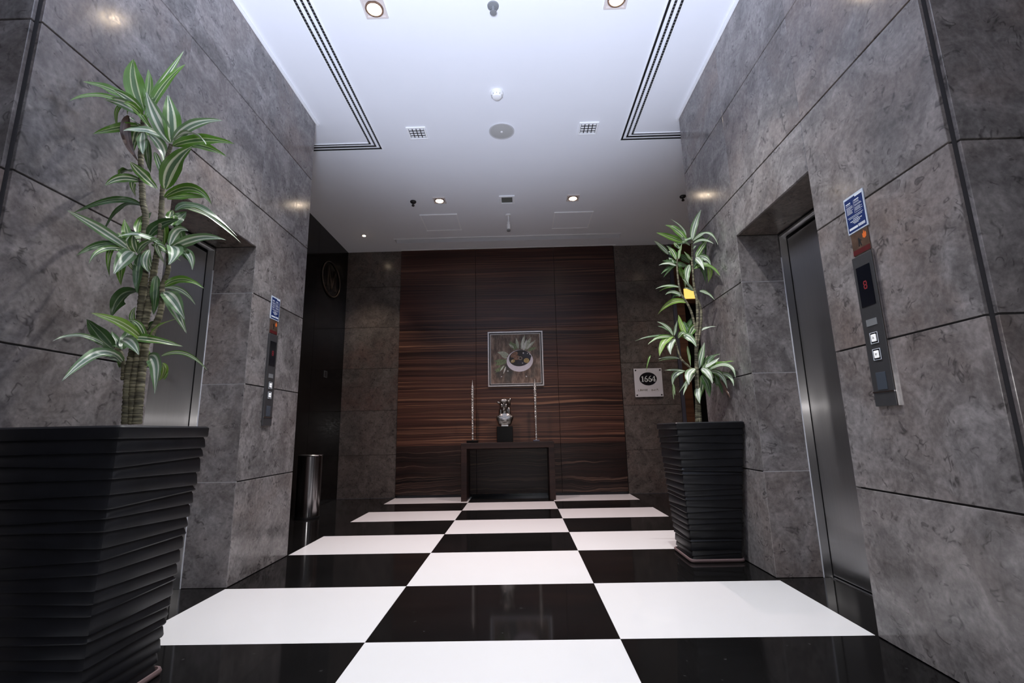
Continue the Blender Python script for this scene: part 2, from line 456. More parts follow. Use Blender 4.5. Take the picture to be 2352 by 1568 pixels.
# ------------------------------------------------------------------ back wall: stone at both sides, ebony veneer in the middle
wb = boxes('wall_back', [(-XO - 0.15, 2.586, YB + 0.014, YB + 0.26, 0, HC), (3.16, XOR + 0.15, YB + 0.014, YB + 0.26, 0, HC), (2.586, 3.16, YB + 0.014, YB + 0.26, 2.92, HC)], JOINT); tag(wb, kind='structure')
for z0, z1 in zip([0, 0.58, 1.195, 1.797, 2.405, 3.02], [0.58, 1.195, 1.797, 2.405, 3.02, HC]):
    box('stone_panel', -XO, -1.60, YB, YB + 0.014, z0 + 0.002, z1 - 0.002, STONE_DARK, wb, 0.001)
    box('stone_panel', 1.60, XO, YB, YB + 0.014, z0 + 0.002, z1 - 0.002, STONE_DARK, wb, 0.001)
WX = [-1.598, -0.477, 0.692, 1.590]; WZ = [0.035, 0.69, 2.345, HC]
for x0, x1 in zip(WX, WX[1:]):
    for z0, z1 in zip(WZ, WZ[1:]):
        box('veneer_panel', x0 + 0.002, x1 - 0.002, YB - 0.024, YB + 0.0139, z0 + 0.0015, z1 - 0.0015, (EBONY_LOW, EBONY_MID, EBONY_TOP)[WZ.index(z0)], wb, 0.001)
bb = box('baseboard_back', -1.59, 1.585, YB - 0.020, YB + 0.0135, 0.0, 0.034, simple('black_metal_skirting', (0.03, 0.032, 0.037), 0.22, 0.8)); tag(bb, kind='structure')

# recess walls
wrl = boxes('wall_recess_left', [(-XO - 0.15, -XO - 0.014, YLE - 0.014, YB + 0.014, 0, HC)], JOINT); tag(wrl, kind='structure')
for y0, y1 in ((YLE + 0.002, 2.5), (2.5, 3.5), (3.5, YB - 0.001)):
    box('gloss_panel', -XO - 0.014, -XO, y0 + 0.001, y1 - 0.001, 0.0, HC, BLACK_GLOSS, wrl, 0.001)
wrr = boxes('wall_recess_right', [(XOR, XOR + 0.15, YRE - 0.014, YB + 0.014, 0, HC)], STONE_DARK); tag(wrr, kind='structure')
BLUEST = simple('blue_grey_metal', (0.13, 0.13, 0.165), 0.3, 0.6)
DX0, DX1, DH = 2.586, 3.16, 2.66
box('metal_strip', XO + 0.004, 2.466, YB - 0.010, YB + 0.014, 0, HC, BLUEST, wb, 0.002)
box('brown_panel', 2.468, DX0 - 0.001, YB, YB + 0.014, 0, HC, BROWN_WOOD, wb, 0.001)
box('brown_panel', DX0 + 0.001, DX1 - 0.001, YB, YB + 0.014, 2.92, HC, BROWN_WOOD, wb, 0.001)
box('brown_panel', DX1 + 0.001, XOR - 0.001, YB, YB + 0.014, 0, HC, BROWN_WOOD, wb, 0.001)
d3 = box('door_3', DX0 + 0.001, DX1 - 0.001, YB + 0.17, YB + 0.21, 0, DH, DARK); tag(d3, kind='structure')
box('door_leaf', DX0 + 0.03, DX1 - 0.03, YB + 0.14, YB + 0.169, 0.008, DH - 0.02, BASEBLK, d3, 0.002)
box('door_lintel', DX0 + 0.001, DX1 - 0.001, YB + 0.002, YB + 0.21, DH, DH + 0.05, BROWN_WOOD, d3, 0.001)
# the lit amber light over the black doorway
am = thing('transom_light', 'small amber lit transom light above the black doorway behind the right plant', 'light', (2.8, YB + 0.1, DH + 0.05))
box('housing', DX0 + 0.004, DX1 - 0.004, YB + 0.03, YB + 0.2, DH + 0.052, 2.916, BROWN_WOOD, am, 0.002)
box('lit_glass', DX0 + 0.014, 2.84, YB + 0.012, YB + 0.03, DH + 0.075, 2.885, AMBER, am, 0.002)

# lobby around the camera
for n, b in (('wall_lobby_left', (-LB - 0.15, -LB, LY, YF + 0.3, 0, HC)), ('wall_lobby_right', (LB, LB + 0.15, LY, YF + 0.3, 0, HC)), ('wall_front', (-LB - 0.15, LB + 0.15, LY - 0.15, LY, 0, HC))):
    tag(boxes(n, [b], WALLP), kind='structure')

# ------------------------------------------------------------------ ceiling with a long recess before the back wall
SX0, SX1, SY0, SY1 = -1.594, 1.623, 4.055, 4.215
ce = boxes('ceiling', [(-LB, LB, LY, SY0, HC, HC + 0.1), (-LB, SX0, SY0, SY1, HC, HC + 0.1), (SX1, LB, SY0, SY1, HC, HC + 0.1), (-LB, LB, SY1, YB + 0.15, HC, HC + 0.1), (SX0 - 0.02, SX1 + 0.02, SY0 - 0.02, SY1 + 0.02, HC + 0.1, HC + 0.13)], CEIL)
tag(ce, kind='structure')
box('recess_lip', SX0, SX1, SY0 - 0.012, SY0, HC - 0.012, HC, TRIMW, ce)
box('recess_lip', SX0, SX1, YB - 0.05, YB - 0.026, HC - 0.008, HC, TRIMW, ce)
for i, (side, ye, x) in enumerate(((-1, YLE, XL), (1, YRE, XR)), 1):
    xa = x - side * 0.016
    t = box('trim_%d' % i, min(x, xa), max(x, xa), YF, ye + 0.03, HC - 0.022, HC, TRIMW, None, 0.002); tag(t, kind='structure')

# ------------------------------------------------------------------ things on the ceiling
def diffuser(side, xo, yo, label):
    t = thing('linear_diffuser', label, 'air vent', (side * xo, yo, HC), 'linear diffusers along the hall ceiling')
    z0 = HC - 0.004
    fins = bmesh.new()
    xe = (XO if side < 0 else XOR) - 0.002
    def bx(n, xa, xb, y0, y1, za, zb, m):
        box(n, min(xa, xb), max(xa, xb), y0, y1, za, zb, m, t)
    for k in range(3):
        a = xo + 0.041 * k; y1 = yo - 0.041 * k
        bx('slot', side * a, side * (a + 0.018), -2.6, y1, z0, HC, SLOTB)
        bx('slot', side * (a + 0.018), side * xe, y1 - 0.018, y1, z0, HC, SLOTB)
        y = -2.58
        while y < y1 - 0.03 and not (side > 0 and k == 0):
            xa, xb = side * (a + 0.003), side * (a + 0.015)
            bm_box(fins, min(xa, xb), max(xa, xb), y, y + 0.005, z0 - 0.0015, z0)
            y += 0.024
        # raised white lips on both sides of each slot
        bx('lip', side * (a - 0.006), side * a, -2.6, y1 + 0.006, z0 - 0.003, HC, TRIMW)
        bx('lip', side * a, side * xe, y1, y1 + 0.006, z0 - 0.003, HC, TRIMW)
    a = xo + 0.041 * 3 - 0.023; y1 = yo - 0.041 * 3 + 0.023
    bx('lip', side * a, side * (a + 0.006), -2.6, y1, z0 - 0.003, HC, TRIMW)
    bx('lip', side * (a + 0.006), side * xe, y1 - 0.006, y1, z0 - 0.003, HC, TRIMW)
    me = bpy.data.meshes.new('deflector'); fins.to_mesh(me); fins.free(); me.materials.append(GREYM)
    f = link(bpy.data.objects.new('deflector', me), t, (0, 0, 0)); f['kind'] = 'stuff'
diffuser(-1, 1.135, 1.912, 'three-slot black linear air diffuser turning a corner on the left of the ceiling')
diffuser(1, 1.158, 1.880, 'three-slot black linear air diffuser turning a corner on the right of the ceiling')

def ring_bm(r0, r1, z0, z1, n=28):
    bm = bmesh.new(); lathe(bm, [(r0, z1), (r0, z0), (r1, z0), (r1, z1)], n, cap0=False, cap1=False); return bm

def downlight(x, y, label):
    t = thing('downlight', label, 'light', (x, y, HC), 'recessed downlights')
    s = 0.072
    boxes('frame', [(x - s, x + s, y - s, y - s + 0.012, HC - 0.012, HC), (x - s, x + s, y + s - 0.012, y + s, HC - 0.012, HC), (x - s, x - s + 0.012, y - s + 0.012, y + s - 0.012, HC - 0.012, HC), (x + s - 0.012, x + s, y - s + 0.012, y + s - 0.012, HC - 0.012, HC)], BEIGE, t)
    box('plate', x - s + 0.012, x + s - 0.012, y - s + 0.012, y + s - 0.012, HC - 0.006, HC, BEIGE, t)
    o = obj('gimbal_ring', ring_bm(0.046, 0.058, HC - 0.016, HC - 0.006), GIMB, t, (x, y, 0), 30)
    bm = bmesh.new(); lathe(bm, [(0.046, HC - 0.007), (0.046, HC - 0.013), (0.038, HC - 0.019), (0.02, HC - 0.023), (0.004, HC - 0.024)], 24)
    obj('lamp_glass', bm, LAMP_ON, t, (x, y, 0), 60)
    return t
for (x, y), lb in zip(DOWNLIGHTS, ('square recessed downlight by the left ceiling slots, cut by the top edge of the view', 'square recessed downlight by the right ceiling slots, nearest the camera',
                                   'glowing square downlight on the back half of the ceiling, left of centre', 'glowing square downlight on the back half of the ceiling, right of centre')):
    downlight(x, y, lb)

for (x, y), lb in zip(SPOTS, ('tiny round lit spotlight in the ceiling corner over the left recess', 'tiny round spotlight added out of sight over the right recess to light the back wall')):
    t = thing('spotlight', lb, 'light', (x, y, HC), 'recess spotlights')
    obj('bezel', ring_bm(0.022, 0.034, HC - 0.008, HC, 20), CHROME, t, (x, y, 0), 30)
    bm = bmesh.new(); lathe(bm, [(0.022, HC - 0.001), (0.022, HC - 0.010), (0.012, HC - 0.016), (0.002, HC - 0.017)], 18); obj('lamp_glass', bm, SPOT_ON, t, (x, y, 0), 60)

x, y = 0.026, 0.40
t = thing('sprinkler', 'grey sprinkler head between the two nearest downlights on the ceiling', 'sprinkler', (x, y, HC))
bm = bmesh.new(); lathe(bm, [(0.038, HC), (0.036, HC - 0.008), (0.018, HC - 0.012)], 24); obj('escutcheon', bm, GREYM, t, (x, y, 0), 40)
bm = bmesh.new(); lathe(bm, [(0.012, HC - 0.010), (0.012, HC - 0.03), (0.006, HC - 0.032), (0.006, HC - 0.05)], 14); obj('nozzle', bm, GREYM, t, (x, y, 0), 40)
bm = bmesh.new(); lathe(bm, [(0.004, HC - 0.049), (0.022, HC - 0.052), (0.022, HC - 0.055), (0.004, HC - 0.056)], 16); obj('deflector', bm, GREYM, t, (x, y, 0), 40)
bm = bmesh.new()
for sgn in (-1, 1):
    tube(bm, catmull([(sgn * 0.011, 0, HC - 0.014), (sgn * 0.02, 0, HC - 0.03), (sgn * 0.006, 0, HC - 0.05)], 4), 0.0025, 6)
obj('yoke', bm, GREYM, t, (x, y, 0), 60)

x, y = 0.010, 1.195
t = thing('smoke_detector', 'small white round smoke detector in the middle of the ceiling', 'smoke detector', (x, y, HC))
bm = bmesh.new(); lathe(bm, [(0.052, HC), (0.052, HC - 0.016), (0.048, HC - 0.02)], 28); obj('base', bm, WHITE, t, (x, y, 0), 40)
bm = bmesh.new(); lathe(bm, [(0.045, HC - 0.020), (0.045, HC - 0.028), (0.034, HC - 0.045), (0.016, HC - 0.05), (0.004, HC - 0.05)], 28); obj('sensor_head', bm, WHITE, t, (x, y, 0), 40)
bm = bmesh.new()
for k in range(10):
    a = k * math.pi / 5
    bm_box(bm, -0.003, 0.003, 0.036, 0.046, HC - 0.034, HC - 0.028); bmesh.ops.rotate(bm, cent=(0, 0, 0), matrix=Matrix.Rotation(math.pi / 5, 3, 'Z'), verts=bm.verts)
obj('vent_ribs', bm, GREYP, t, (x, y, 0))

x, y = 0.030, 1.69
t = thing('ceiling_speaker', 'round flat grey speaker grille between the two egg-crate vents', 'speaker', (x, y, HC))
bm = bmesh.new(); lathe(bm, [(0.105, HC), (0.105, HC - 0.007), (0.06, HC - 0.010), (0.004, HC - 0.011)], 40); obj('grille', bm, GREYP, t, (x, y, 0), 40)
obj('rim', ring_bm(0.105, 0.116, HC - 0.008, HC, 40), simple('speaker_rim', (0.52, 0.52, 0.53), 0.5), t, (x, y, 0), 40)
bm = bmesh.new(); lathe(bm, [(0.012, HC - 0.010), (0.010, HC - 0.0135), (0.003, HC - 0.014)], 14); obj('badge', bm, WHITE, t, (x, y, 0), 40)

def crate(x, y, label):
    t = thing('air_vent', label, 'air vent', (x, y, HC), 'egg-crate vents')
    s, w = 0.088, 0.018
    boxes('frame', [(x - s, x + s, y - s, y - s + w, HC - 0.010, HC), (x - s, x + s, y + s - w, y + s, HC - 0.010, HC), (x - s, x - s + w, y - s + w, y + s - w, HC - 0.010, HC), (x + s - w, x + s, y - s + w, y + s - w, HC - 0.010, HC)], TRIMW, t, 0.0015)
    i = s - w
    box('duct_opening', x - i, x + i, y - i, y + i, HC - 0.003, HC, SLOTB, t)
    st = 2 * i / 4
    for k in range(4):
        for l in range(4):
            box('louvre', x - i + st * k + 0.004, x - i + st * (k + 1) - 0.004, y - i + st * l + 0.007, y - i + st * (l + 1) - 0.007, HC - 0.006, HC - 0.003, TRIMW, t, 0.001)
crate(-0.745, 1.682, 'square white egg-crate vent left of the round ceiling speaker')
crate(0.822, 1.685, 'square white egg-crate vent right of the round ceiling speaker')

x, y = 0.042, 2.985
t = thing('ceiling_fitting', 'small square white ceiling fitting with dull grey-green centre, between the two glowing downlights', 'vent', (x, y, HC))
boxes('frame', [(x - 0.092, x + 0.092, y - 0.096, y - 0.07, HC - 0.014, HC), (x - 0.092, x + 0.092, y + 0.07, y + 0.096, HC - 0.014, HC), (x - 0.092, x - 0.064, y - 0.07, y + 0.07, HC - 0.014, HC), (x + 0.064, x + 0.092, y - 0.07, y + 0.07, HC - 0.014, HC)], TRIMW, t, 0.002)
box('centre', x - 0.064, x + 0.064, y - 0.07, y + 0.07, HC - 0.005, HC, simple('grey_green_mesh', (0.12, 0.13, 0.115), 0.6, var=0.2, scale=200), t)

def black_sprinkler(x, y, label):
    t = thing('ceiling_sensor', label, 'sensor', (x, y, HC), 'black ceiling sensors')
    bm = bmesh.new(); lathe(bm, [(0.035, HC), (0.037, HC - 0.010), (0.028, HC - 0.022), (0.012, HC - 0.026)], 20); obj('base', bm, DARK, t, (x, y, 0), 40)
    bm = bmesh.new(); lathe(bm, [(0.008, HC - 0.024), (0.008, HC - 0.04), (0.017, HC - 0.046), (0.016, HC - 0.062), (0.005, HC - 0.066)], 16); obj('head', bm, DARK, t, (x, y, 0), 40)
black_sprinkler(-1.075, 2.969, 'small black ceiling sensor left of the glowing left downlight')
black_sprinkler(2.136, 3.021, 'small black ceiling sensor at the edge of the right stone wall')

x, y = 0.048, 3.39
t = thing('ceiling_camera', 'white camera hanging on a short stem from the back of the ceiling', 'camera', (x, y, HC))
bm = bmesh.new(); lathe(bm, [(0.036, HC), (0.034, HC - 0.014), (0.010, HC - 0.020)], 22); obj('flange', bm, WHITE, t, (x, y, 0), 40)
bm = bmesh.new(); lathe(bm, [(0.010, HC - 0.018), (0.010, HC - 0.105)], 12); obj('stem', bm, WHITE, t, (x, y, 0), 40)
bm = bmesh.new(); bmesh.ops.create_uvsphere(bm, u_segments=14, v_segments=10, radius=0.020); bmesh.ops.translate(bm, verts=bm.verts, vec=(0, 0, HC - 0.108)); obj('swivel_ball', bm, WHITE, t, (x, y, 0), 60)
bm = bmesh.new(); lathe(bm, [(0.012, HC - 0.12), (0.022, HC - 0.128), (0.023, HC - 0.195), (0.016, HC - 0.2)], 16); obj('body', bm, WHITE, t, (x, y, 0), 40)
bm = bmesh.new(); lathe(bm, [(0.018, HC - 0.2), (0.023, HC - 0.203), (0.023, HC - 0.222), (0.004, HC - 0.224)], 16); obj('lens', bm, GREYM, t, (x, y, 0), 40)

def hatch(x0, x1, y0, y1, label):
    t = thing('access_hatch', label, 'hatch', ((x0 + x1) / 2, (y0 + y1) / 2, HC), 'ceiling access hatches')
    w = 0.014
    boxes('frame', [(x0, x1, y0, y0 + w, HC - 0.012, HC), (x0, x1, y1 - w, y1, HC - 0.010, HC), (x0, x0 + w, y0 + w, y1 - w, HC - 0.004, HC), (x1 - w, x1, y0 + w, y1 - w, HC - 0.004, HC)], TRIMW, t)
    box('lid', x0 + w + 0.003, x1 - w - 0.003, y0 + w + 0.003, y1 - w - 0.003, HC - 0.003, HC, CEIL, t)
hatch(-1.075, -0.60, 3.32, 3.80, 'faint white access hatch left of the hanging camera')
hatch(0.630, 1.127, 3.35, 3.84, 'white access hatch right of the hanging camera, its edges catching light')

# ------------------------------------------------------------------ on the lift walls: call panels, blue notices, small cards
GLYPH = {'8': [[(0, 0), (1, 0), (1, 2), (0, 2), (0, 0)], [(0, 1), (1, 1)]]}
def wall_to3(side, x, y0, z0):
    # u runs to the viewer's right when facing the wall, v up, w out of the wall
    if side > 0: return lambda u, v, w: (x - w, y0 - u, z0 + v)
    return lambda u, v, w: (x + w, y0 + u, z0 + v)

def wbox(name, side, x, yc, u0, u1, z0, z1, w0, w1, mat, parent, bevel=0.0):
    xa, xb = x - side * w0, x - side * w1
    ya, yb = (yc - u0, yc - u1) if side > 0 else (yc + u0, yc + u1)
    return box(name, min(xa, xb), max(xa, xb), min(ya, yb), max(ya, yb), z0, z1, mat, parent, bevel)

NAVY = simple('navy_notice', (0.010, 0.026, 0.12), 0.5, 0, 0.2)
NWHITE = simple('white_notice_print', (0.72, 0.76, 0.82), 0.4)
NGREY = simple('pale_notice_border', (0.55, 0.62, 0.72), 0.4)
LCDK = simple('display_glass', (0.006, 0.007, 0.011), 0.12)
BTN = simple('white_lit_button', (0.85, 0.85, 0.85), 0.4, emit=(1, 1, 1), es=0.35)
READER = simple('blue_grey_reader', (0.10, 0.12, 0.15), 0.2, 0.4)
CARD = simple('copper_brown_card', (0.15, 0.095, 0.07), 0.22, 0.4, var=0.25, scale=30)
CARDRED = simple('dark_red_band', (0.09, 0.012, 0.014), 0.35)
ORANGE = simple('orange_flame', (0.75, 0.16, 0.03), 0.4)

def seg_digit(bm, to3, s, th, h):
    def bar(u0, u1, v0, v1):
        poly_prism(bm, [(u0, v0), (u1, v0), (u1, v1), (u0, v1)], h, to3)
    W_, H_ = s, 2 * s
    for v in (0, s, 2 * s): bar(-W_ / 2, W_ / 2, v - s - th / 2, v - s + th / 2)
    for u in (-W_ / 2, W_ / 2): bar(u - th / 2, u + th / 2, -s + th / 2, -th / 2); bar(u - th / 2, u + th / 2, th / 2, s - th / 2)

def call_panel(side, x, yc, label):
    t = thing('elevator_call_panel', label, 'elevator panel', (x, yc, 0.94), 'elevator call panels')
    H = 0.056
    wbox('face_plate', side, x, yc, -H, H, 0.94, 1.575, 0.0, 0.012, PANEL_STEEL, t, 0.002)
    wbox('edge_trim', side, x, yc, H, H + 0.004, 0.94, 1.578, 0.0, 0.010, CHROME, t)
    ds = wbox('display', side, x, yc, -0.039, 0.039, 1.352, 1.525, 0.012, 0.0135, LCDK, t)
    bm = bmesh.new(); seg_digit(bm, wall_to3(side, x - side * 0.0135, yc, 1.442), 0.015, 0.005, 0.0006)
    obj('digit', bm, RED_LED, ds, (0, 0, 0))
    bpl = wbox('name_plate', side, x, yc, -0.030, 0.028, 1.268, 1.296, 0.012, 0.0135, GREYM, t)
    for zc, up in ((1.216, 1), (1.148, -1)):
        b = wbox('call_button', side, x, yc, -0.021, 0.021, zc - 0.023, zc + 0.023, 0.012, 0.0135, LCDK, t)
        bb_ = [(-0.021, 0.021, zc + 0.021, zc + 0.023), (-0.021, 0.021, zc - 0.023, zc - 0.021), (-0.021, -0.019, zc - 0.021, zc + 0.021), (0.019, 0.021, zc - 0.021, zc + 0.021)]
        bm = bmesh.new()
        f = wall_to3(side, x - side * 0.0135, yc, 0)
        for u0, u1, v0, v1 in bb_: poly_prism(bm, [(u0, v0), (u1, v0), (u1, v1), (u0, v1)], 0.0015, f)
        bmesh.ops.recalc_face_normals(bm, faces=bm.faces)
        obj('button_frame', bm, NWHITE, b)
        wbox('button_cap', side, x, yc, -0.013, 0.013, zc - 0.015, zc + 0.015, 0.0135, 0.018, BTN, b, 0.002)
        bm = bmesh.new(); f2 = wall_to3(side, x - side * 0.018, yc, zc)
        poly_prism(bm, [(-0.006, -0.004 * up), (0.006, -0.004 * up), (0, 0.007 * up)], 0.0006, f2); bmesh.ops.recalc_face_normals(bm, faces=bm.faces)
        obj('arrow', bm, GREYP, b)
    wbox('card_reader', side, x, yc, -0.026, 0.026, 1.005, 1.075, 0.012, 0.014, READER, t, 0.001)
    wbox('seam', side, x, yc, -H, H, 0.994, 0.999, 0.012, 0.0145, CHROME, t)
    return t
call_panel(1, XR, -0.266, 'tall dark steel elevator call panel on the right wall, with two lit buttons')
call_panel(-1, XL, 1.050, 'tall dark steel elevator call panel on the left wall, narrow in view')

rnd = random.Random(4)
def notice(side, x, yc, label, label2):
    t = thing('notice_sign', label, 'sign', (x, yc, 1.686), 'blue wall notices')
    wbox('board', side, x, yc, -0.059, 0.059, 1.684, 1.850, 0.0, 0.005, NGREY, t, 0.001)
    wbox('blue_field', side, x, yc, -0.053, 0.053, 1.690, 1.840, 0.005, 0.0056, NAVY, t)
    bm = bmesh.new(); f = wall_to3(side, x - side * 0.0056, yc, 0)
    def bar(u0, u1, v0, v1): poly_prism(bm, [(u0, v0), (u1, v0), (u1, v1), (u0, v1)], 0.0004, f)
    bar(0.012, 0.053, 1.834, 1.8415)
    bar(-0.001, -0.0003, 1.765, 1.822)
    for c0, c1 in ((-0.046, -0.006), (0.004, 0.046)):
        v = 1.822
        bar(c0, c0 + 0.028, v - 0.0045, v); v -= 0.009
        while v > 1.766:
            u = c0; e = c0 + (c1 - c0) * rnd.uniform(0.6, 1.0)
            while u < e:
                w = rnd.uniform(0.003, 0.008); bar(u, min(u + w, e), v - 0.0018, v); u += w + 0.0016
            v -= 0.0045 if rnd.random() < 0.8 else 0.008
    for v, hw, th in ((1.757, 0.046, 0.002), (1.751, 0.040, 0.002), (1.744, 0.016, 0.003), (1.737, 0.034, 0.0035), (1.730, 0.022, 0.003), (1.724, 0.014, 0.0025)):
        u = -hw
        while u < hw:
            w = rnd.uniform(0.004, 0.009); bar(u, min(u + w, hw), v - th, v); u += w + 0.0016
    bar(-0.047, 0.004, 1.699, 1.709)
    for k in range(8): bar(0.008 + k * 0.005, 0.0115 + k * 0.005, 1.699, 1.709)
    bar(0.006, 0.047, 1.7095, 1.711)
    bmesh.ops.recalc_face_normals(bm, faces=bm.faces)
    obj('white_print', bm, NWHITE, t)
    c = thing('safety_card', label2, 'sign', (x, yc, 1.583), 'small cards under the notices')
    wbox('plate', side, x, yc, -0.050, 0.050, 1.583, 1.682, 0.0, 0.004, CARD, c, 0.001)
    wbox('red_band', side, x, yc, -0.049, 0.049, 1.584, 1.606, 0.004, 0.0046, CARDRED, c)
    f = wall_to3(side, x - side * 0.004, yc, 1.645)
    bm = bmesh.new()
    poly_prism(bm, [(0.018, 0.0), (0.028, -0.006), (0.038, 0.0), (0.040, 0.014), (0.034, 0.024), (0.032, 0.012), (0.027, 0.030), (0.022, 0.014), (0.018, 0.018)], 0.0006, f); bmesh.ops.recalc_face_normals(bm, faces=bm.faces)
    obj('flame_mark', bm, ORANGE, c)
    bm = bmesh.new()
    poly_prism(bm, [(-0.012, -0.03), (-0.006, -0.03), (-0.004, -0.014), (0.002, -0.030), (0.007, -0.030), (0.0, -0.006), (0.006, -0.010), (0.008, -0.006), (-0.002, 0.004), (-0.006, 0.010), (-0.011, 0.006), (-0.010, -0.012)], 0.0006, f); bmesh.ops.recalc_face_normals(bm, faces=bm.faces)
    obj('figure_mark', bm, DARK, c)
notice(1, XR, -0.266, 'blue and white printed notice above the right elevator call panel', 'small copper-coloured card with flame mark above the right call panel')
notice(-1, XL, 1.055, 'blue and white printed notice above the left elevator call panel', 'small dark card between the left call panel and its blue notice')

# ------------------------------------------------------------------ emblem and switch on the black recess wall
EMB = simple('dark_bronze_emblem', (0.10, 0.075, 0.06), 0.32, 0.9)
t = thing('wall_emblem', 'thin metal letter M inside a ring on the black left wall', 'emblem', (-XO, 3.92, 2.957))
bm = bmesh.new()
ring = [Vector((-XO + 0.012, 3.92 + 0.298 * math.cos(a), 2.957 + 0.236 * math.sin(a))) for a in [2 * math.pi * k / 64 for k in range(65)]]
tube(bm, ring, 0.0085, 8, False); obj('ring', bm, EMB, t, (0, 0, 0), 60)
bm = bmesh.new()
def stroke(a, b, w):
    (u0, v0), (u1, v1) = a, b
    d = Vector((u1 - u0, v1 - v0)); n_ = Vector((-d.y, d.x)).normalized() * w / 2
    poly_prism(bm, [(u0 - n_.x, v0 - n_.y), (u1 - n_.x, v1 - n_.y), (u1 + n_.x, v1 + n_.y), (u0 + n_.x, v0 + n_.y)], 0.018, lambda u, v, w_: (-XO + 0.001 + w_, 3.92 + u, 2.957 + v))
for a, b in (((-0.135, -0.125), (-0.115, 0.155)), ((-0.115, 0.155), (0.010, -0.135)), ((0.010, -0.135), (0.125, 0.155)), ((0.125, 0.155), (0.145, -0.125))): stroke(a, b, 0.017)
bmesh.ops.recalc_face_normals(bm, faces=bm.faces); obj('letter', bm, EMB, t)

t = thing('wall_switch', 'small dark switch plate with bright edges on the black left wall', 'switch', (-XO, 3.91, 1.61))
boxes('frame', [(-XO, -XO + 0.008, 3.865, 3.873, 1.612, 1.696), (-XO, -XO + 0.008, 3.947, 3.955, 1.612, 1.696), (-XO, -XO + 0.008, 3.873, 3.947, 1.612, 1.618), (-XO, -XO + 0.008, 3.873, 3.947, 1.690, 1.696)], simple('dull_grey_rim', (0.16, 0.16, 0.16), 0.4, 0.5), t)
box('rocker', -XO, -XO + 0.007, 3.874, 3.946, 1.619, 1.689, DARK, t, 0.001)

# ------------------------------------------------------------------ bin
x, y = -2.172, 3.075
t = thing('litter_bin', 'slim cylindrical polished steel litter bin beside the black left wall', 'bin', (x, y, 0))
bm = bmesh.new(); lathe(bm, [(0.124, 0.022), (0.124, 0.645), (0.119, 0.652), (0.112, 0.645), (0.112, 0.30)], 48, cap1=True); obj('body', bm, BIN_STEEL, t, (x, y, 0), 35)
bm = bmesh.new(); lathe(bm, [(0.120, 0.0), (0.126, 0.002), (0.126, 0.021), (0.120, 0.023)], 48); obj('base_ring', bm, DARK, t, (x, y, 0), 35)
bm = bmesh.new(); lathe(bm, [(0.112, 0.640), (0.128, 0.648), (0.130, 0.656), (0.124, 0.661), (0.108, 0.655)], 48, cap0=False, cap1=False); obj('rim', bm, CHROME, t, (x, y, 0), 60)

# ------------------------------------------------------------------ console table and what stands on it
t = thing('console_table', 'dark brown console table with slab legs before the striped veneer wall', 'table', (-0.03, 4.26, 0))
TX0, TX1, TY0, TY1 = -0.640, 0.572, 4.055, YB - 0.026
box('table_top', TX0, TX1, TY0, TY1, 0.655, 0.728, TABLE_WOOD, t, 0.002)
box('leg', TX0 + 0.001, TX0 + 0.074, TY0 + 0.001, TY1, 0.0, 0.655, TABLE_WOOD, t, 0.002)
box('leg', TX1 - 0.074, TX1 - 0.001, TY0 + 0.001, TY1, 0.0, 0.655, TABLE_WOOD, t, 0.002)
ZT = 0.728

SILV = simple('silvered_metal', (0.55, 0.54, 0.51), 0.4, 0.7, var=0.55, scale=70)
def ornament(x, y, base_mat, bw, bh, seed, label):
    t = thing('table_ornament', label, 'ornament', (x, y, ZT), 'tall silver ornaments')
    bm = bmesh.new(); bm_box(bm, x - bw, x + bw, y - bw, y + bw, ZT, ZT + bh, 0.004); obj('base', bm, base_mat, t)
    r = random.Random(seed); prof = []
    z = ZT + bh; k = 0
    top = 1.572
    while z < top - 0.1:
        f = (z - ZT) / (top - ZT)
        w = 0.0095 + 0.011 * max(0, f - 0.25) + (0.003 if k % 2 else 0) * (0.5 + f) + r.uniform(-0.0025, 0.003)
        prof.append((w, z)); z += r.uniform(0.006, 0.011); k += 1
    prof += [(0.017, top - 0.095), (0.010, top - 0.075), (0.006, top - 0.06), (0.007, top - 0.045), (0.003, top - 0.03), (0.004, top - 0.02), (0.001, top)]
    bm = bmesh.new(); lathe(bm, prof, 12, x, y)
    for v in bm.verts:
        a = math.atan2(v.co.y - y, v.co.x - x) + v.co.z * 60
        k = 1 + 0.22 * math.sin(3 * a)
        v.co.x = x + (v.co.x - x) * k; v.co.y = y + (v.co.y - y) * k
    obj('twisted_shaft', bm, SILV, t, (0, 0, 0), 50)
ornament(-0.506, 4.25, BASEBLK, 0.075, 0.03, 1, 'tall slim twisted silver ornament on a black block, left end of the console table')
ornament(0.349, 4.25, simple('dull_blue_base', (0.06, 0.06, 0.085), 0.4), 0.042, 0.022, 2, 'tall slim twisted silver ornament on a small bluish base, right end of the console table')

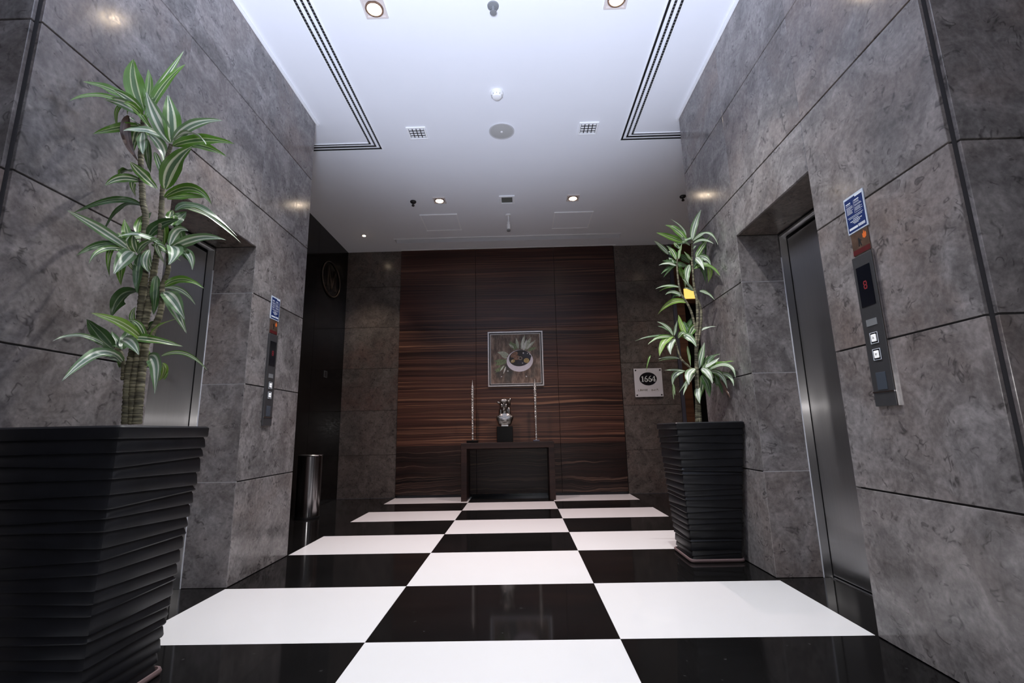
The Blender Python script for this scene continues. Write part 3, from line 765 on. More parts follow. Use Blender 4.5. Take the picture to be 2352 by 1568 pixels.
# bust: one sculpted surface made of fused ellipsoids
t = thing('sculpture', 'dark silvered bust with broken-off head on a black cube, middle of the console table', 'sculpture', (-0.07, 4.26, ZT))
box('plinth', -0.176, 0.036, 4.155, 4.365, ZT, 0.935, BASEBLK, t, 0.003)
def ell(bm, c, r, rot=(0, 0, 0)):
    ret = bmesh.ops.create_uvsphere(bm, u_segments=24, v_segments=16, radius=1.0)
    from mathutils import Euler
    M = Matrix.Translation(c) @ Euler(rot).to_matrix().to_4x4() @ Matrix.Diagonal((*r, 1))
    bmesh.ops.transform(bm, matrix=M, verts=ret['verts'])
bm = bmesh.new()
bx_, by_ = -0.070, 4.27
rs_ = []
for zz, wx_, wy_ in ((0.955, 0.082, 0.050), (0.975, 0.090, 0.055), (1.0, 0.101, 0.060), (1.03, 0.114, 0.062), (1.055, 0.120, 0.058), (1.072, 0.112, 0.054), (1.088, 0.088, 0.050), (1.104, 0.060, 0.046)):
    rs_.append([bm.verts.new((bx_ + wx_ * math.copysign(abs(math.cos(a_)) ** 0.6, math.cos(a_)), by_ + wy_ * math.copysign(abs(math.sin(a_)) ** 0.6, math.sin(a_)), zz)) for a_ in [2 * math.pi * k_ / 32 for k_ in range(32)]])
for a_, b_ in zip(rs_, rs_[1:]):
    for k_ in range(32): bm.faces.new((a_[k_], a_[(k_ + 1) % 32], b_[(k_ + 1) % 32], b_[k_]))
bm.faces.new(list(reversed(rs_[0]))); bm.faces.new(rs_[-1])
ell(bm, (bx_, by_ - 0.030, 1.015), (0.080, 0.038, 0.046))               # chest
ell(bm, (bx_ - 0.040, by_ - 0.046, 1.076), (0.044, 0.010, 0.006), (0, 0.20, 0))   # collar bones
ell(bm, (bx_ + 0.040, by_ - 0.046, 1.076), (0.044, 0.010, 0.006), (0, -0.20, 0))
ell(bm, (bx_ - 0.002, by_ - 0.002, 1.125), (0.041, 0.043, 0.085))       # neck
ell(bm, (bx_ - 0.020, by_ - 0.040, 1.110), (0.006, 0.008, 0.036), (0, 0.30, 0))
ell(bm, (bx_ + 0.018, by_ - 0.040, 1.110), (0.006, 0.008, 0.036), (0, -0.30, 0))
ell(bm, (bx_ + 0.002, by_ + 0.034, 1.150), (0.080, 0.038, 0.098))       # mass of hair behind the neck
ell(bm, (bx_ - 0.058, by_ + 0.020, 1.130), (0.022, 0.032, 0.070), (0, 0.1, 0))
ell(bm, (bx_ + 0.060, by_ + 0.020, 1.130), (0.024, 0.032, 0.070), (0, -0.1, 0))
ell(bm, (bx_ - 0.006, by_ - 0.006, 1.228), (0.060, 0.066, 0.088), (0.16, 0.10, 0))  # head
ell(bm, (bx_ + 0.006, by_ + 0.026, 1.240), (0.080, 0.052, 0.072), (0, 0.12, 0))     # hair at the back
ell(bm, (bx_ - 0.009, by_ - 0.058, 1.160), (0.026, 0.022, 0.020))       # chin
ell(bm, (bx_ - 0.009, by_ - 0.076, 1.184), (0.020, 0.010, 0.0065))      # lower lip
ell(bm, (bx_ - 0.009, by_ - 0.079, 1.197), (0.021, 0.010, 0.006))       # upper lip
ell(bm, (bx_ - 0.008, by_ - 0.084, 1.226), (0.011, 0.020, 0.032), (-0.35, 0, 0))    # nose
ell(bm, (bx_ - 0.036, by_ - 0.052, 1.212), (0.022, 0.020, 0.026))       # cheeks
ell(bm, (bx_ + 0.020, by_ - 0.052, 1.212), (0.022, 0.020, 0.026))
ell(bm, (bx_ - 0.008, by_ - 0.062, 1.276), (0.050, 0.014, 0.022))       # forehead and brow
ell(bm, (bx_ - 0.084, by_ + 0.016, 1.258), (0.028, 0.022, 0.016), (0, 0.4, 0))      # broken locks at the crown
ell(bm, (bx_ + 0.074, by_ + 0.014, 1.292), (0.018, 0.024, 0.028), (0, 0.4, 0))
me = bpy.data.meshes.new('bust'); bm.to_mesh(me); bm.free()
tmp = bpy.data.objects.new('bust_tmp', me); COL.objects.link(tmp)
md = tmp.modifiers.new('r', 'REMESH'); md.mode = 'VOXEL'; md.voxel_size = 0.0042
ms = tmp.modifiers.new('s', 'SMOOTH'); ms.factor = 0.5; ms.iterations = 3
me2 = bpy.data.meshes.new_from_object(tmp.evaluated_get(bpy.context.evaluated_depsgraph_get()))
bpy.data.objects.remove(tmp, do_unlink=True); bpy.data.meshes.remove(me)
me2.name = 'bust'; me2.materials.clear(); me2.materials.append(simple('dark_silver_cast', (0.30, 0.285, 0.265), 0.30, 1.0, var=0.35, scale=12)); set_smooth(me2)
link(bpy.data.objects.new('bust', me2), t, (0, 0, 0))
box('socle', -0.118, -0.022, 4.215, 4.325, 0.935, 0.955, CHROME, t, 0.002)

# ------------------------------------------------------------------ framed picture of a bowl of olives
PX0, PX1, PZ0, PZ1 = -0.304, 0.488, 1.494, 2.287
PY = YB - 0.024
t = thing('framed_picture', 'square framed picture of a white bowl of olives on the striped veneer wall', 'picture', (0.092, PY, PZ0))
FRS = simple('pale_silver_frame', (0.62, 0.58, 0.56), 0.35, 0.6, var=0.12, scale=60)
FRD = simple('dark_frame_groove', (0.02, 0.016, 0.014), 0.4)
def frame_part(name, x0, x1, z0, z1, w, y0, y1, m):
    bm = bmesh.new()
    for b in ((x0, x1, y0, y1, z0, z0 + w), (x0, x1, y0, y1, z1 - w, z1), (x0, x0 + w, y0, y1, z0 + w, z1 - w), (x1 - w, x1, y0, y1, z0 + w, z1 - w)): bm_box(bm, *b)
    return obj(name, bm, m, t)
frame_part('outer_moulding', PX0, PX1, PZ0, PZ1, 0.017, PY - 0.030, PY, FRS)
frame_part('dark_moulding', PX0 + 0.017, PX1 - 0.017, PZ0 + 0.017, PZ1 - 0.017, 0.016, PY - 0.020, PY, FRD)
frame_part('inner_moulding', PX0 + 0.033, PX1 - 0.033, PZ0 + 0.033, PZ1 - 0.033, 0.009, PY - 0.022, PY, FRS)
bm = bmesh.new()
x0, x1, z0, z1 = PX0 + 0.0375, PX1 - 0.0375, PZ0 + 0.0375, PZ1 - 0.0375
nb = 44
for k in range(nb):
    f = k / nb
    for c in ((x0 + (x1 - x0) * f, z0), (x1, z0 + (z1 - z0) * f), (x1 - (x1 - x0) * f, z1), (x0, z1 - (z1 - z0) * f)):
        r_ = bmesh.ops.create_icosphere(bm, subdivisions=1, radius=0.0052); bmesh.ops.translate(bm, verts=r_['verts'], vec=(c[0], PY - 0.023, c[1]))
bd = obj('beading', bm, FRS, t, (0, 0, 0), 60); bd['kind'] = 'stuff'
# the print: wooden board background, then flat painted shapes
m, nt, bs = new_mat('painted_board')
tc = N(nt, 'ShaderNodeTexCoord'); mp = N(nt, 'ShaderNodeMapping'); mp.inputs['Scale'].default_value = (9, 1, 3.2); nt.links.new(tc.outputs['Object'], mp.inputs[0])
nz = N(nt, 'ShaderNodeTexNoise', inputs={'Scale': 1.8, 'Detail': 6.0, 'Roughness': 0.7}); nt.links.new(mp.outputs[0], nz.inputs['Vector'])
nz2 = N(nt, 'ShaderNodeTexNoise', inputs={'Scale': 3.5, 'Detail': 3.0}); nt.links.new(tc.outputs['Object'], nz2.inputs['Vector'])
c1 = ramp(nt, [(0.3, (0.04, 0.028, 0.022)), (0.46, (0.14, 0.095, 0.07)), (0.58, (0.27, 0.19, 0.145)), (0.74, (0.42, 0.34, 0.28))], nz.outputs[0])
c2 = mixc(nt, c1, (0.035, 0.04, 0.035), ramp(nt, [(0.5, (0, 0, 0)), (0.65, (0.8, 0.8, 0.8))], nz2.outputs[0]))
nt.links.new(c2, bs.inputs['Base Color']); bs.inputs['Roughness'].default_value = 0.45
CX0, CX1, CZ0, CZ1 = PX0 + 0.042, PX1 - 0.042, PZ0 + 0.042, PZ1 - 0.042
cv = box('canvas', CX0, CX1, PY - 0.012, PY, CZ0, CZ1, m, t)
def P_(u, v): return (CX0 + u * (CX1 - CX0), CZ0 + v * (CZ1 - CZ0))
def paint(name, shapes, mat, lay):
    bm = bmesh.new()
    for k, s in enumerate(shapes):
        pts = [P_(*q) for q in s]
        fs = poly_prism(bm, pts, 0.0009, lambda u, v, w: (u, PY - 0.012 - lay * 0.0009 - k * 0.00008 - w, v))
    bmesh.ops.recalc_face_normals(bm, faces=bm.faces)
    return obj(name, bm, mat, cv)
def blade(u, v, ang, L_, w):
    a = math.radians(ang); d = (math.cos(a), math.sin(a)); n_ = (-d[1], d[0])
    return [(u + d[0] * L_ * s + n_[0] * w * q, v + d[1] * L_ * s + n_[1] * w * q) for s, q in ((0, 0.15), (0.3, 0.5), (0.6, 0.45), (1, 0), (0.6, -0.45), (0.3, -0.5), (0, -0.15))]
def oval(u, v, a, b, n=20, rot=0.0, a0=0, a1=360):
    return [(u + a * math.cos(t_) * math.cos(rot) - b * math.sin(t_) * math.sin(rot), v + a * math.cos(t_) * math.sin(rot) + b * math.sin(t_) * math.cos(rot)) for t_ in [math.radians(a0 + (a1 - a0) * k / n) for k in range(n + (1 if a1 - a0 < 360 else 0))]]
lg = simple('painted_sage', (0.42, 0.45, 0.35), 0.5, var=0.3, scale=60); dg = simple('painted_green', (0.17, 0.22, 0.11), 0.5, var=0.4, scale=60); pw = simple('painted_pale', (0.66, 0.67, 0.62), 0.5, var=0.2, scale=60)
paint('painted_dark_leaves', [blade(0.34, 0.47, 200, 0.28, 0.10), blade(0.30, 0.44, 175, 0.24, 0.09), blade(0.28, 0.36, 215, 0.24, 0.07), blade(0.55, 0.72, 150, 0.20, 0.10), blade(0.50, 0.68, 120, 0.22, 0.08), blade(0.24, 0.30, 190, 0.18, 0.06), blade(0.75, 0.66, 20, 0.2, 0.06)], dg, 0)
paint('painted_leaves', [blade(0.56, 0.70, 100, 0.24, 0.06), blade(0.62, 0.70, 75, 0.30, 0.07), blade(0.68, 0.68, 60, 0.30, 0.09), blade(0.72, 0.68, 45, 0.28, 0.05), blade(0.36, 0.58, 165, 0.24, 0.09), blade(0.33, 0.52, 150, 0.16, 0.07), blade(0.47, 0.72, 140, 0.14, 0.05)], lg, 1)
paint('painted_pale_leaves', [blade(0.64, 0.69, 85, 0.26, 0.035), blade(0.66, 0.66, 72, 0.25, 0.05), blade(0.74, 0.70, 52, 0.18, 0.03), blade(0.30, 0.34, 250, 0.16, 0.03), blade(0.26, 0.36, 235, 0.14, 0.025)], pw, 2)
paint('painted_bowl', [oval(0.585, 0.455, 0.268, 0.222, 36, 0.10)], simple('painted_bowl_white', (0.74, 0.70, 0.76), 0.5, var=0.06, scale=20), 3)
paint('painted_bowl_inside', [oval(0.588, 0.508, 0.222, 0.165, 32, 0.14)], simple('painted_shadow', (0.022, 0.018, 0.017), 0.5), 4)
paint('painted_rust_olives', [oval(0.475, 0.58, 0.085, 0.045, 16, 0.6), oval(0.52, 0.52, 0.06, 0.05, 16)], simple('painted_rust', (0.24, 0.13, 0.085), 0.5, var=0.5, scale=50), 5)
paint('painted_black_olives', [oval(0.70, 0.58, 0.055, 0.05), oval(0.77, 0.54, 0.05, 0.045), oval(0.60, 0.42, 0.07, 0.045), oval(0.66, 0.40, 0.05, 0.04)], simple('painted_black', (0.025, 0.02, 0.028), 0.3), 5)
paint('painted_gold_olives', [oval(0.72, 0.455, 0.055, 0.05), oval(0.445, 0.45, 0.045, 0.032, 16, 0.4)], simple('painted_gold', (0.42, 0.30, 0.12), 0.5, var=0.4, scale=70), 6)
paint('painted_glints', [oval(0.66, 0.61, 0.014, 0.016), oval(0.745, 0.60, 0.010, 0.010), oval(0.79, 0.58, 0.01, 0.012), oval(0.43, 0.455, 0.012, 0.010), oval(0.64, 0.405, 0.012, 0.009), oval(0.21, 0.14, 0.012, 0.010), oval(0.71, 0.135, 0.014, 0.012), oval(0.34, 0.25, 0.016, 0.012)], simple('painted_glint', (0.60, 0.58, 0.58), 0.4), 7)
paint('painted_pit', [oval(0.595, 0.505, 0.045, 0.04)], simple('painted_pit_ring', (0.22, 0.17, 0.14), 0.5), 7)
paint('painted_pit_hole', [oval(0.598, 0.505, 0.022, 0.02)], simple('painted_hole', (0.02, 0.014, 0.012), 0.5), 8)

# ------------------------------------------------------------------ 1664 plate on the back wall
QX0, QX1, QZ0, QZ1 = 1.770, 2.166, 1.306, 1.710
QY = YB - 0.018
t = thing('wall_plaque', 'square pale steel plaque reading 1664 on the back wall beside the right plant', 'sign', (1.968, YB, QZ0))
box('plate', QX0, QX1, QY - 0.006, QY, QZ0, QZ1, PLATE_STEEL, t, 0.0015)
box('backing_block', QX0 + 0.03, QX1 - 0.03, QY, YB, QZ0 + 0.03, QZ1 - 0.03, DARK, t)
for sx in (QX0 + 0.026, QX1 - 0.026):
    for sz in (QZ0 + 0.026, QZ1 - 0.026):
        bm = bmesh.new(); lathe(bm, [(0.011, 0), (0.011, 0.004), (0.006, 0.006)], 14)
        bmesh.ops.rotate(bm, cent=(0, 0, 0), matrix=Matrix.Rotation(math.radians(90), 3, 'X'), verts=bm.verts)
        obj('screw', bm, SCREWM, t, (sx, QY - 0.006, sz), 40)
qx, qz = 1.966, 1.560
bm = bmesh.new()
poly_prism(bm, [(qx + 0.122 * math.cos(2 * math.pi * k / 48), qz + 0.092 * math.sin(2 * math.pi * k / 48)) for k in range(48)], 0.002, lambda u, v, w: (u, QY - 0.006 - w, v))
bmesh.ops.recalc_face_normals(bm, faces=bm.faces)
ov = obj('oval', bm, simple('black_oval_enamel', (0.006, 0.006, 0.009), 0.25), t)
def ink(name, strokes, mat, par, ybase):
    """strokes: polyline [(u, v, width)...] drawn as flat raised ribbons"""
    bm = bmesh.new()
    for s in strokes:
        L_, R_ = [], []
        for i, (u, v, w) in enumerate(s):
            a = s[max(i - 1, 0)]; b = s[min(i + 1, len(s) - 1)]
            d = Vector((b[0] - a[0], b[1] - a[1])); d = d.normalized() if d.length else Vector((1, 0))
            n_ = Vector((-d.y, d.x)) * w / 2
            L_.append((u + n_.x, v + n_.y)); R_.append((u - n_.x, v - n_.y))
        for i in range(len(s) - 1):
            poly_prism(bm, [L_[i], L_[i + 1], R_[i + 1], R_[i]], 0.001, lambda u, v, w: (u, ybase - w, v))
    bmesh.ops.recalc_face_normals(bm, faces=bm.faces)
    return obj(name, bm, mat, par)
def d1(x, z, h): return [[(x, z, .013), (x, z + h, .013)], [(x - .016, z + .002, .005), (x + .016, z + .002, .005)], [(x - .018, z + h * .80, .004), (x, z + h - .002, .008)]]
def d6(x, z, h):
    r = h * 0.29
    loop = [(x + r * .78 * math.cos(a), z + r + r * math.sin(a), .005 + .008 * abs(math.cos(a))) for a in [2 * math.pi * k / 20 for k in range(21)]]
    tail = [(x - r * .76, z + r, .013), (x - r * .72, z + h * .52, .012), (x - r * .35, z + h * .80, .009), (x + r * .25, z + h * .98, .006), (x + r * .75, z + h * 1.04, .004)]
    return [loop, tail]
def d4(x, z, h): return [[(x + .012, z, .013), (x + .012, z + h, .013)], [(x + .010, z + h, .005), (x - .026, z + h * .30, .005)], [(x - .028, z + h * .28, .008), (x + .030, z + h * .28, .008)], [(x - .002, z + .002, .005), (x + .026, z + .002, .005)]]
hz = qz - 0.040
ink('digits', d1(qx - .078, hz, .078) + d6(qx - .030, hz, .078) + d6(qx + .026, hz, .078) + d4(qx + .076, hz, .078), simple('pale_digit_enamel', (0.72, 0.74, 0.72), 0.4), ov, QY - 0.008)
# the small line of lettering below it
LET = {'L': [[(0, 1), (0, 0), (.6, 0)]], 'O': [[(.35 + .35 * math.cos(a), .5 + .5 * math.sin(a)) for a in [2 * math.pi * k / 12 for k in range(13)]]], 'U': [[(0, 1), (0, .3), (.15, .05), (.45, .05), (.6, .3), (.6, 1)]],
       'N': [[(0, 0), (0, 1), (.6, 0), (.6, 1)]], 'G': [[(.65, .85), (.4, 1), (.1, .8), (0, .5), (.1, .2), (.4, 0), (.65, .15), (.65, .45), (.4, .45)]], 'E': [[(.55, 1), (0, 1), (0, 0), (.55, 0)], [(0, .5), (.45, .5)]]}
st = []; u = qx - 0.148; sc_ = 0.022
for ch in 'LOUNGE':
    for s in LET[ch]: st.append([(u + a * sc_, 1.392 + b * sc_, .0060) for a, b in s])
    u += sc_ * 1.06
u = qx + 0.035
for s in ([(0, .6), (.8, .62), (1, .45)], [(.1, 0), (.7, 0)], [(1.3, .3), (1.7, .25), (2.2, .3), (2.6, .5)], [(2.3, 1.0), (2.4, 1.05)], [(3.0, .4), (3.2, .6), (3.35, .35), (3.1, .35), (3.0, .4)], [(3.7, 1.1), (4.3, 1.05), (4.5, .6), (4.2, .3)], [(4.7, 0), (4.8, -.2)]):
    st.append([(u + a * .020, 1.392 + b * .020, .008) for a, b in s])
ink('lettering', st, simple('dark_etched_ink', (0.10, 0.09, 0.05), 0.5), t, QY - 0.006)

# ------------------------------------------------------------------ planters and plants
def planter(parent, bc, bh, tc_, th, H, seed):
    r = random.Random(seed)
    bm = bmesh.new()
    nl = 21
    edges = [0.0]
    for k in range(nl): edges.append(edges[-1] + r.uniform(0.75, 1.25))
    edges = [e / edges[-1] * (H - 0.055) + 0.012 for e in edges]
    def ring(zc, tilt, off):
        vs = []
        for q, (sx, sy) in enumerate(((-1, -1), (1, -1), (1, 1), (-1, 1))):
            z = zc + tilt[q]
            f = max(0, min(1, z / H)); cx = bc[0] + (tc_[0] - bc[0]) * f; cy = bc[1] + (tc_[1] - bc[1]) * f
            h = bh + (th - bh) * f + off; rr = 0.018
            arc = [(sx * (h - rr) + rr * math.cos(a), sy * (h - rr) + rr * math.sin(a)) for a in [math.radians({0: 180, 1: 270, 2: 0, 3: 90}[q] + d) for d in (0, 45, 90)]]
            for ax, ay in arc: vs.append(bm.verts.new((cx + ax, cy + ay, z)))
        return vs
    rings = []
    tl = [0, 0, 0, 0]
    for k in range(nl):
        nt_ = [r.uniform(-1, 1) * 0.011 for _ in range(4)] if k < nl - 1 else [0, 0, 0, 0]
        zt = edges[k + 1]; zb = edges[k]
        rings.append(ring(zb + 0.0015, tl, 0.004)); rings.append(ring(zb + 0.006, tl, 0.0050))
        rings.append(ring(zt - 0.010, nt_, 0.0)); rings.append(ring(zt, nt_, -0.005))
        tl = nt_
    rings.append(ring(H - 0.043, [0] * 4, 0.004)); rings.append(ring(H - 0.038, [0] * 4, 0.006)); rings.append(ring(H - 0.006, [0] * 4, 0.004)); rings.append(ring(H, [0] * 4, -0.003))
    rings.append(ring(H, [0] * 4, -0.022)); rings.append(ring(H - 0.10, [0] * 4, -0.026))
    n = len(rings[0])
    for a, b in zip(rings, rings[1:]):
        for i in range(n): bm.faces.new((a[i], a[(i + 1) % n], b[(i + 1) % n], b[i]))
    bm.faces.new(list(reversed(rings[0])))
    bm.faces.new(rings[-1])
    bmesh.ops.recalc_face_normals(bm, faces=bm.faces)
    o = obj('planter', bm, POT, parent, (0, 0, 0), 28)
    return o

def saucer(cx, cy, h, label):
    bm = bmesh.new()
    def ring(hh, z):
        vs = []
        for q, (sx, sy) in enumerate(((-1, -1), (1, -1), (1, 1), (-1, 1))):
            rr = 0.03
            for d in (0, 30, 60, 90):
                a = math.radians({0: 180, 1: 270, 2: 0, 3: 90}[q] + d)
                vs.append(bm.verts.new((sx * (hh - rr) + rr * math.cos(a), sy * (hh - rr) + rr * math.sin(a), z)))
        return vs
    rs = [ring(h - 0.012, 0.0), ring(h - 0.002, 0.006), ring(h, 0.016), ring(h - 0.003, 0.024), ring(h - 0.009, 0.025), ring(h - 0.013, 0.011)]
    n = len(rs[0])
    for a, b in zip(rs, rs[1:]):
        for i in range(n): bm.faces.new((a[i], a[(i + 1) % n], b[(i + 1) % n], b[i]))
    bm.faces.new(list(reversed(rs[0]))); bm.faces.new(rs[-1])
    bmesh.ops.recalc_face_normals(bm, faces=bm.faces)
    o = obj('plant_saucer', bm, SAUCER, None, (cx, cy, 0), 50)
    return tag(o, label, 'saucer', 'saucers under the planters')

def bark_mat():
    m, nt, bs = new_mat('ringed_cane_bark')
    tc = N(nt, 'ShaderNodeTexCoord'); mp = N(nt, 'ShaderNodeMapping'); mp.inputs['Scale'].default_value = (6, 6, 46)
    nt.links.new(tc.outputs['Object'], mp.inputs[0])
    nz = N(nt, 'ShaderNodeTexNoise', inputs={'Scale': 2.2, 'Detail': 4.0, 'Distortion': 0.8}); nt.links.new(mp.outputs[0], nz.inputs['Vector'])
    nt.links.new(ramp(nt, [(0.35, (0.05, 0.045, 0.03)), (0.5, (0.13, 0.12, 0.075)), (0.6, (0.26, 0.24, 0.15)), (0.72, (0.36, 0.33, 0.24))], nz.outputs[0]), bs.inputs['Base Color'])
    bs.inputs['Roughness'].default_value = 0.75
    bp = N(nt, 'ShaderNodeBump', inputs={'Strength': 0.5, 'Distance': 0.004}); nt.links.new(nz.outputs[0], bp.inputs['Height']); nt.links.new(bp.outputs[0], bs.inputs['Normal'])
    return m
BARK = bark_mat()

def leaf_mat(name, centre, stripe, edge, wide):
    m, nt, bs = new_mat(name)
    uv = N(nt, 'ShaderNodeUVMap'); sx = N(nt, 'ShaderNodeSeparateXYZ'); nt.links.new(uv.outputs[0], sx.inputs[0])
    a = math_(nt, 'MULTIPLY', math_(nt, 'ABSOLUTE', math_(nt, 'SUBTRACT', sx.outputs[0], 0.5)), 2.0)
    cb = N(nt, 'ShaderNodeCombineXYZ'); oi = N(nt, 'ShaderNodeObjectInfo')
    nt.links.new(math_(nt, 'MULTIPLY', sx.outputs[0], 9.0), cb.inputs[0]); nt.links.new(math_(nt, 'MULTIPLY', sx.outputs[1], 1.3), cb.inputs[1]); nt.links.new(math_(nt, 'MULTIPLY', oi.outputs['Random'], 50.0), cb.inputs[2])
    nz = N(nt, 'ShaderNodeTexNoise', inputs={'Scale': 2.0, 'Detail': 3.0}); nt.links.new(cb.outputs[0], nz.inputs['Vector'])
    a2 = math_(nt, 'ADD', a, math_(nt, 'MULTIPLY', math_(nt, 'SUBTRACT', nz.outputs[0], 0.5), 0.22))
    c = ramp(nt, [(0.0, centre), (0.20, centre), (0.25, stripe), (0.25 + wide, stripe), (0.31 + wide, edge), (1.0, edge)], a2)
    c = mixc(nt, c, ramp(nt, [(0.3, (0.75, 0.75, 0.75)), (0.7, (1.2, 1.2, 1.2))], nz.outputs[0]), 0.6, 'MULTIPLY')
    nt.links.new(c, bs.inputs['Base Color'])
    bs.inputs['Roughness'].default_value = 0.38
    bs.inputs['Specular IOR Level'].default_value = 0.4
    return m
LEAF = {
    'g': leaf_mat('leaf_green', (0.085, 0.17, 0.05), (0.50, 0.56, 0.30), (0.105, 0.235, 0.03), 0.07),
    's': leaf_mat('leaf_striped', (0.11, 0.19, 0.10), (0.66, 0.70, 0.50), (0.10, 0.215, 0.04), 0.20),
    'p': leaf_mat('leaf_pale', (0.20, 0.29, 0.20), (0.70, 0.73, 0.60), (0.15, 0.25, 0.11), 0.24),
    'w': leaf_mat('leaf_whitish', (0.36, 0.43, 0.34), (0.70, 0.72, 0.64), (0.20, 0.29, 0.15), 0.32),
    'd': leaf_mat('leaf_dark', (0.05, 0.10, 0.045), (0.25, 0.31, 0.20), (0.045, 0.105, 0.028), 0.07),
    'y': leaf_mat('leaf_yellowish', (0.18, 0.27, 0.07), (0.52, 0.58, 0.32), (0.19, 0.33, 0.05), 0.12),
    'b': leaf_mat('leaf_dry_brown', (0.10, 0.052, 0.036), (0.14, 0.08, 0.055), (0.075, 0.04, 0.03), 0.10),
}
EYE = Vector((0.14, -2.17, 0.87))

def leaf(parent, pb, pm, pt, w, tone, r):
    pb, pm, pt = Vector(pb), Vector(pm), Vector(pt)
    n = 14
    bm = bmesh.new(); uvl = bm.loops.layers.uv.new('UVMap')
    c = pb + (pt - pb) * 0.45
    # leaves open towards the light and the hall, as these do
    face = ((EYE - c).normalized() * 0.85 + Vector((r.uniform(-.25, .25), 0, 0.42 + r.uniform(-.25, .2)))).normalized()
    tw0, tw1 = r.uniform(-0.3, 0.3), r.uniform(-0.8, 0.8)
    ph = r.uniform(0, 6.28); rows = []
    for i in range(n + 1):
        s = i / n
        p = pb * (1 - s) ** 2 + pm * 2 * s * (1 - s) + pt * s * s
        T = ((pm - pb) * (1 - s) + (pt - pm) * s)
        T = T.normalized() if T.length > 1e-6 else Vector((0, 0, 1))
        side = T.cross(face)
        if side.length < 0.15: side = T.cross(Vector((0.3, -0.8, 0.5)))
        side.normalize(); nor = side.cross(T)
        a = tw0 + (tw1 - tw0) * s
        side, nor = side * math.cos(a) + nor * math.sin(a), nor * math.cos(a) - side * math.sin(a)
        prof = (0.20 * (1 - s) ** 1.5 + math.sin(math.pi * min(1, s ** 0.80)) ** 0.85) if s < 1 else 0
        hw = 0.5 * w * prof
        row = []
        for u in (-1, -0.5, 0, 0.5, 1):
            fold = abs(u) * 0.28 * hw
            ripple = 0.075 * w * math.sin(ph + s * 15 + (1.5 if u > 0 else 0)) * (abs(u) ** 2) * (0.3 + prof * 0.7)
            row.append(p + side * (u * hw) + nor * (fold + ripple))
        rows.append([bm.verts.new(q) for q in row] if s < 1 else [bm.verts.new(pt)])
    us = (0, 0.25, 0.5, 0.75, 1)
    for i in range(n):
        a, b = rows[i], rows[i + 1]
        for k in range(4):
            if len(b) == 1:
                f = bm.faces.new((a[k], a[k + 1], b[0])); uvs = ((us[k], i / n), (us[k + 1], i / n), (0.5, 1))
            else:
                f = bm.faces.new((a[k], a[k + 1], b[k + 1], b[k])); uvs = ((us[k], i / n), (us[k + 1], i / n), (us[k + 1], (i + 1) / n), (us[k], (i + 1) / n))
            for lp, q in zip(f.loops, uvs): lp[uvl].uv = q
    # origin at the leaf's own base
    org = pb.copy()
    for v in bm.verts: v.co -= org
    return obj('leaf', bm, LEAF[tone], parent, org, 180)

def plant(name, label, base, stems, leaves, seed, soil_c, soil_h, soil_z, pot):
    t = thing(name, label, 'potted plant', base, 'potted dracaenas beside the lift doors')
    planter(t, *pot)
    bm = bmesh.new(); nn = 14
    grid = [[bm.verts.new((soil_c[0] + soil_h * (2 * i / nn - 1), soil_c[1] + soil_h * (2 * j / nn - 1), soil_z + 0.012 * noise.noise((i * 0.9, j * 0.9, seed)))) for j in range(nn + 1)] for i in range(nn + 1)]
    for i in range(nn):
        for j in range(nn): bm.faces.new((grid[i][j], grid[i + 1][j], grid[i + 1][j + 1], grid[i][j + 1]))
    obj('soil', bm, SOIL, t, (0, 0, 0), 180)
    r = random.Random(seed)
    so = []
    for pts, r0, r1 in stems:
        path = catmull(pts, 6)
        # resample evenly and add the ring scars of shed leaves
        L_ = [0]
        for a, b in zip(path, path[1:]): L_.append(L_[-1] + (b - a).length)
        step = 0.0075; k = int(L_[-1] / step); fine = []; j = 0
        for q in range(k + 1):
            d = q * step
            while j < len(L_) - 2 and L_[j + 1] < d: j += 1
            f = (d - L_[j]) / max(1e-9, L_[j + 1] - L_[j]); fine.append(path[j].lerp(path[j + 1], min(1, f)))
        rad = [(r0 + (r1 - r0) * (q / max(1, k))) * (1.0 + (0.10 if q % 2 else -0.06) + r.uniform(-.05, .05)) for q in range(k + 1)]
        bm = bmesh.new(); tube(bm, fine, rad, 9)
        o = obj('stem', bm, BARK, t, (0, 0, 0), 60)
        so.append((o, fine))
    for lf in leaves:
        pb, pm, pt = lf[0:3], lf[3:6], lf[6:9]
        v = Vector(pb)
        best = min(so, key=lambda s: min((q - v).length for q in s[1]))[0]
        leaf(best, pb, pm, pt, lf[9], lf[10], r)
    return t

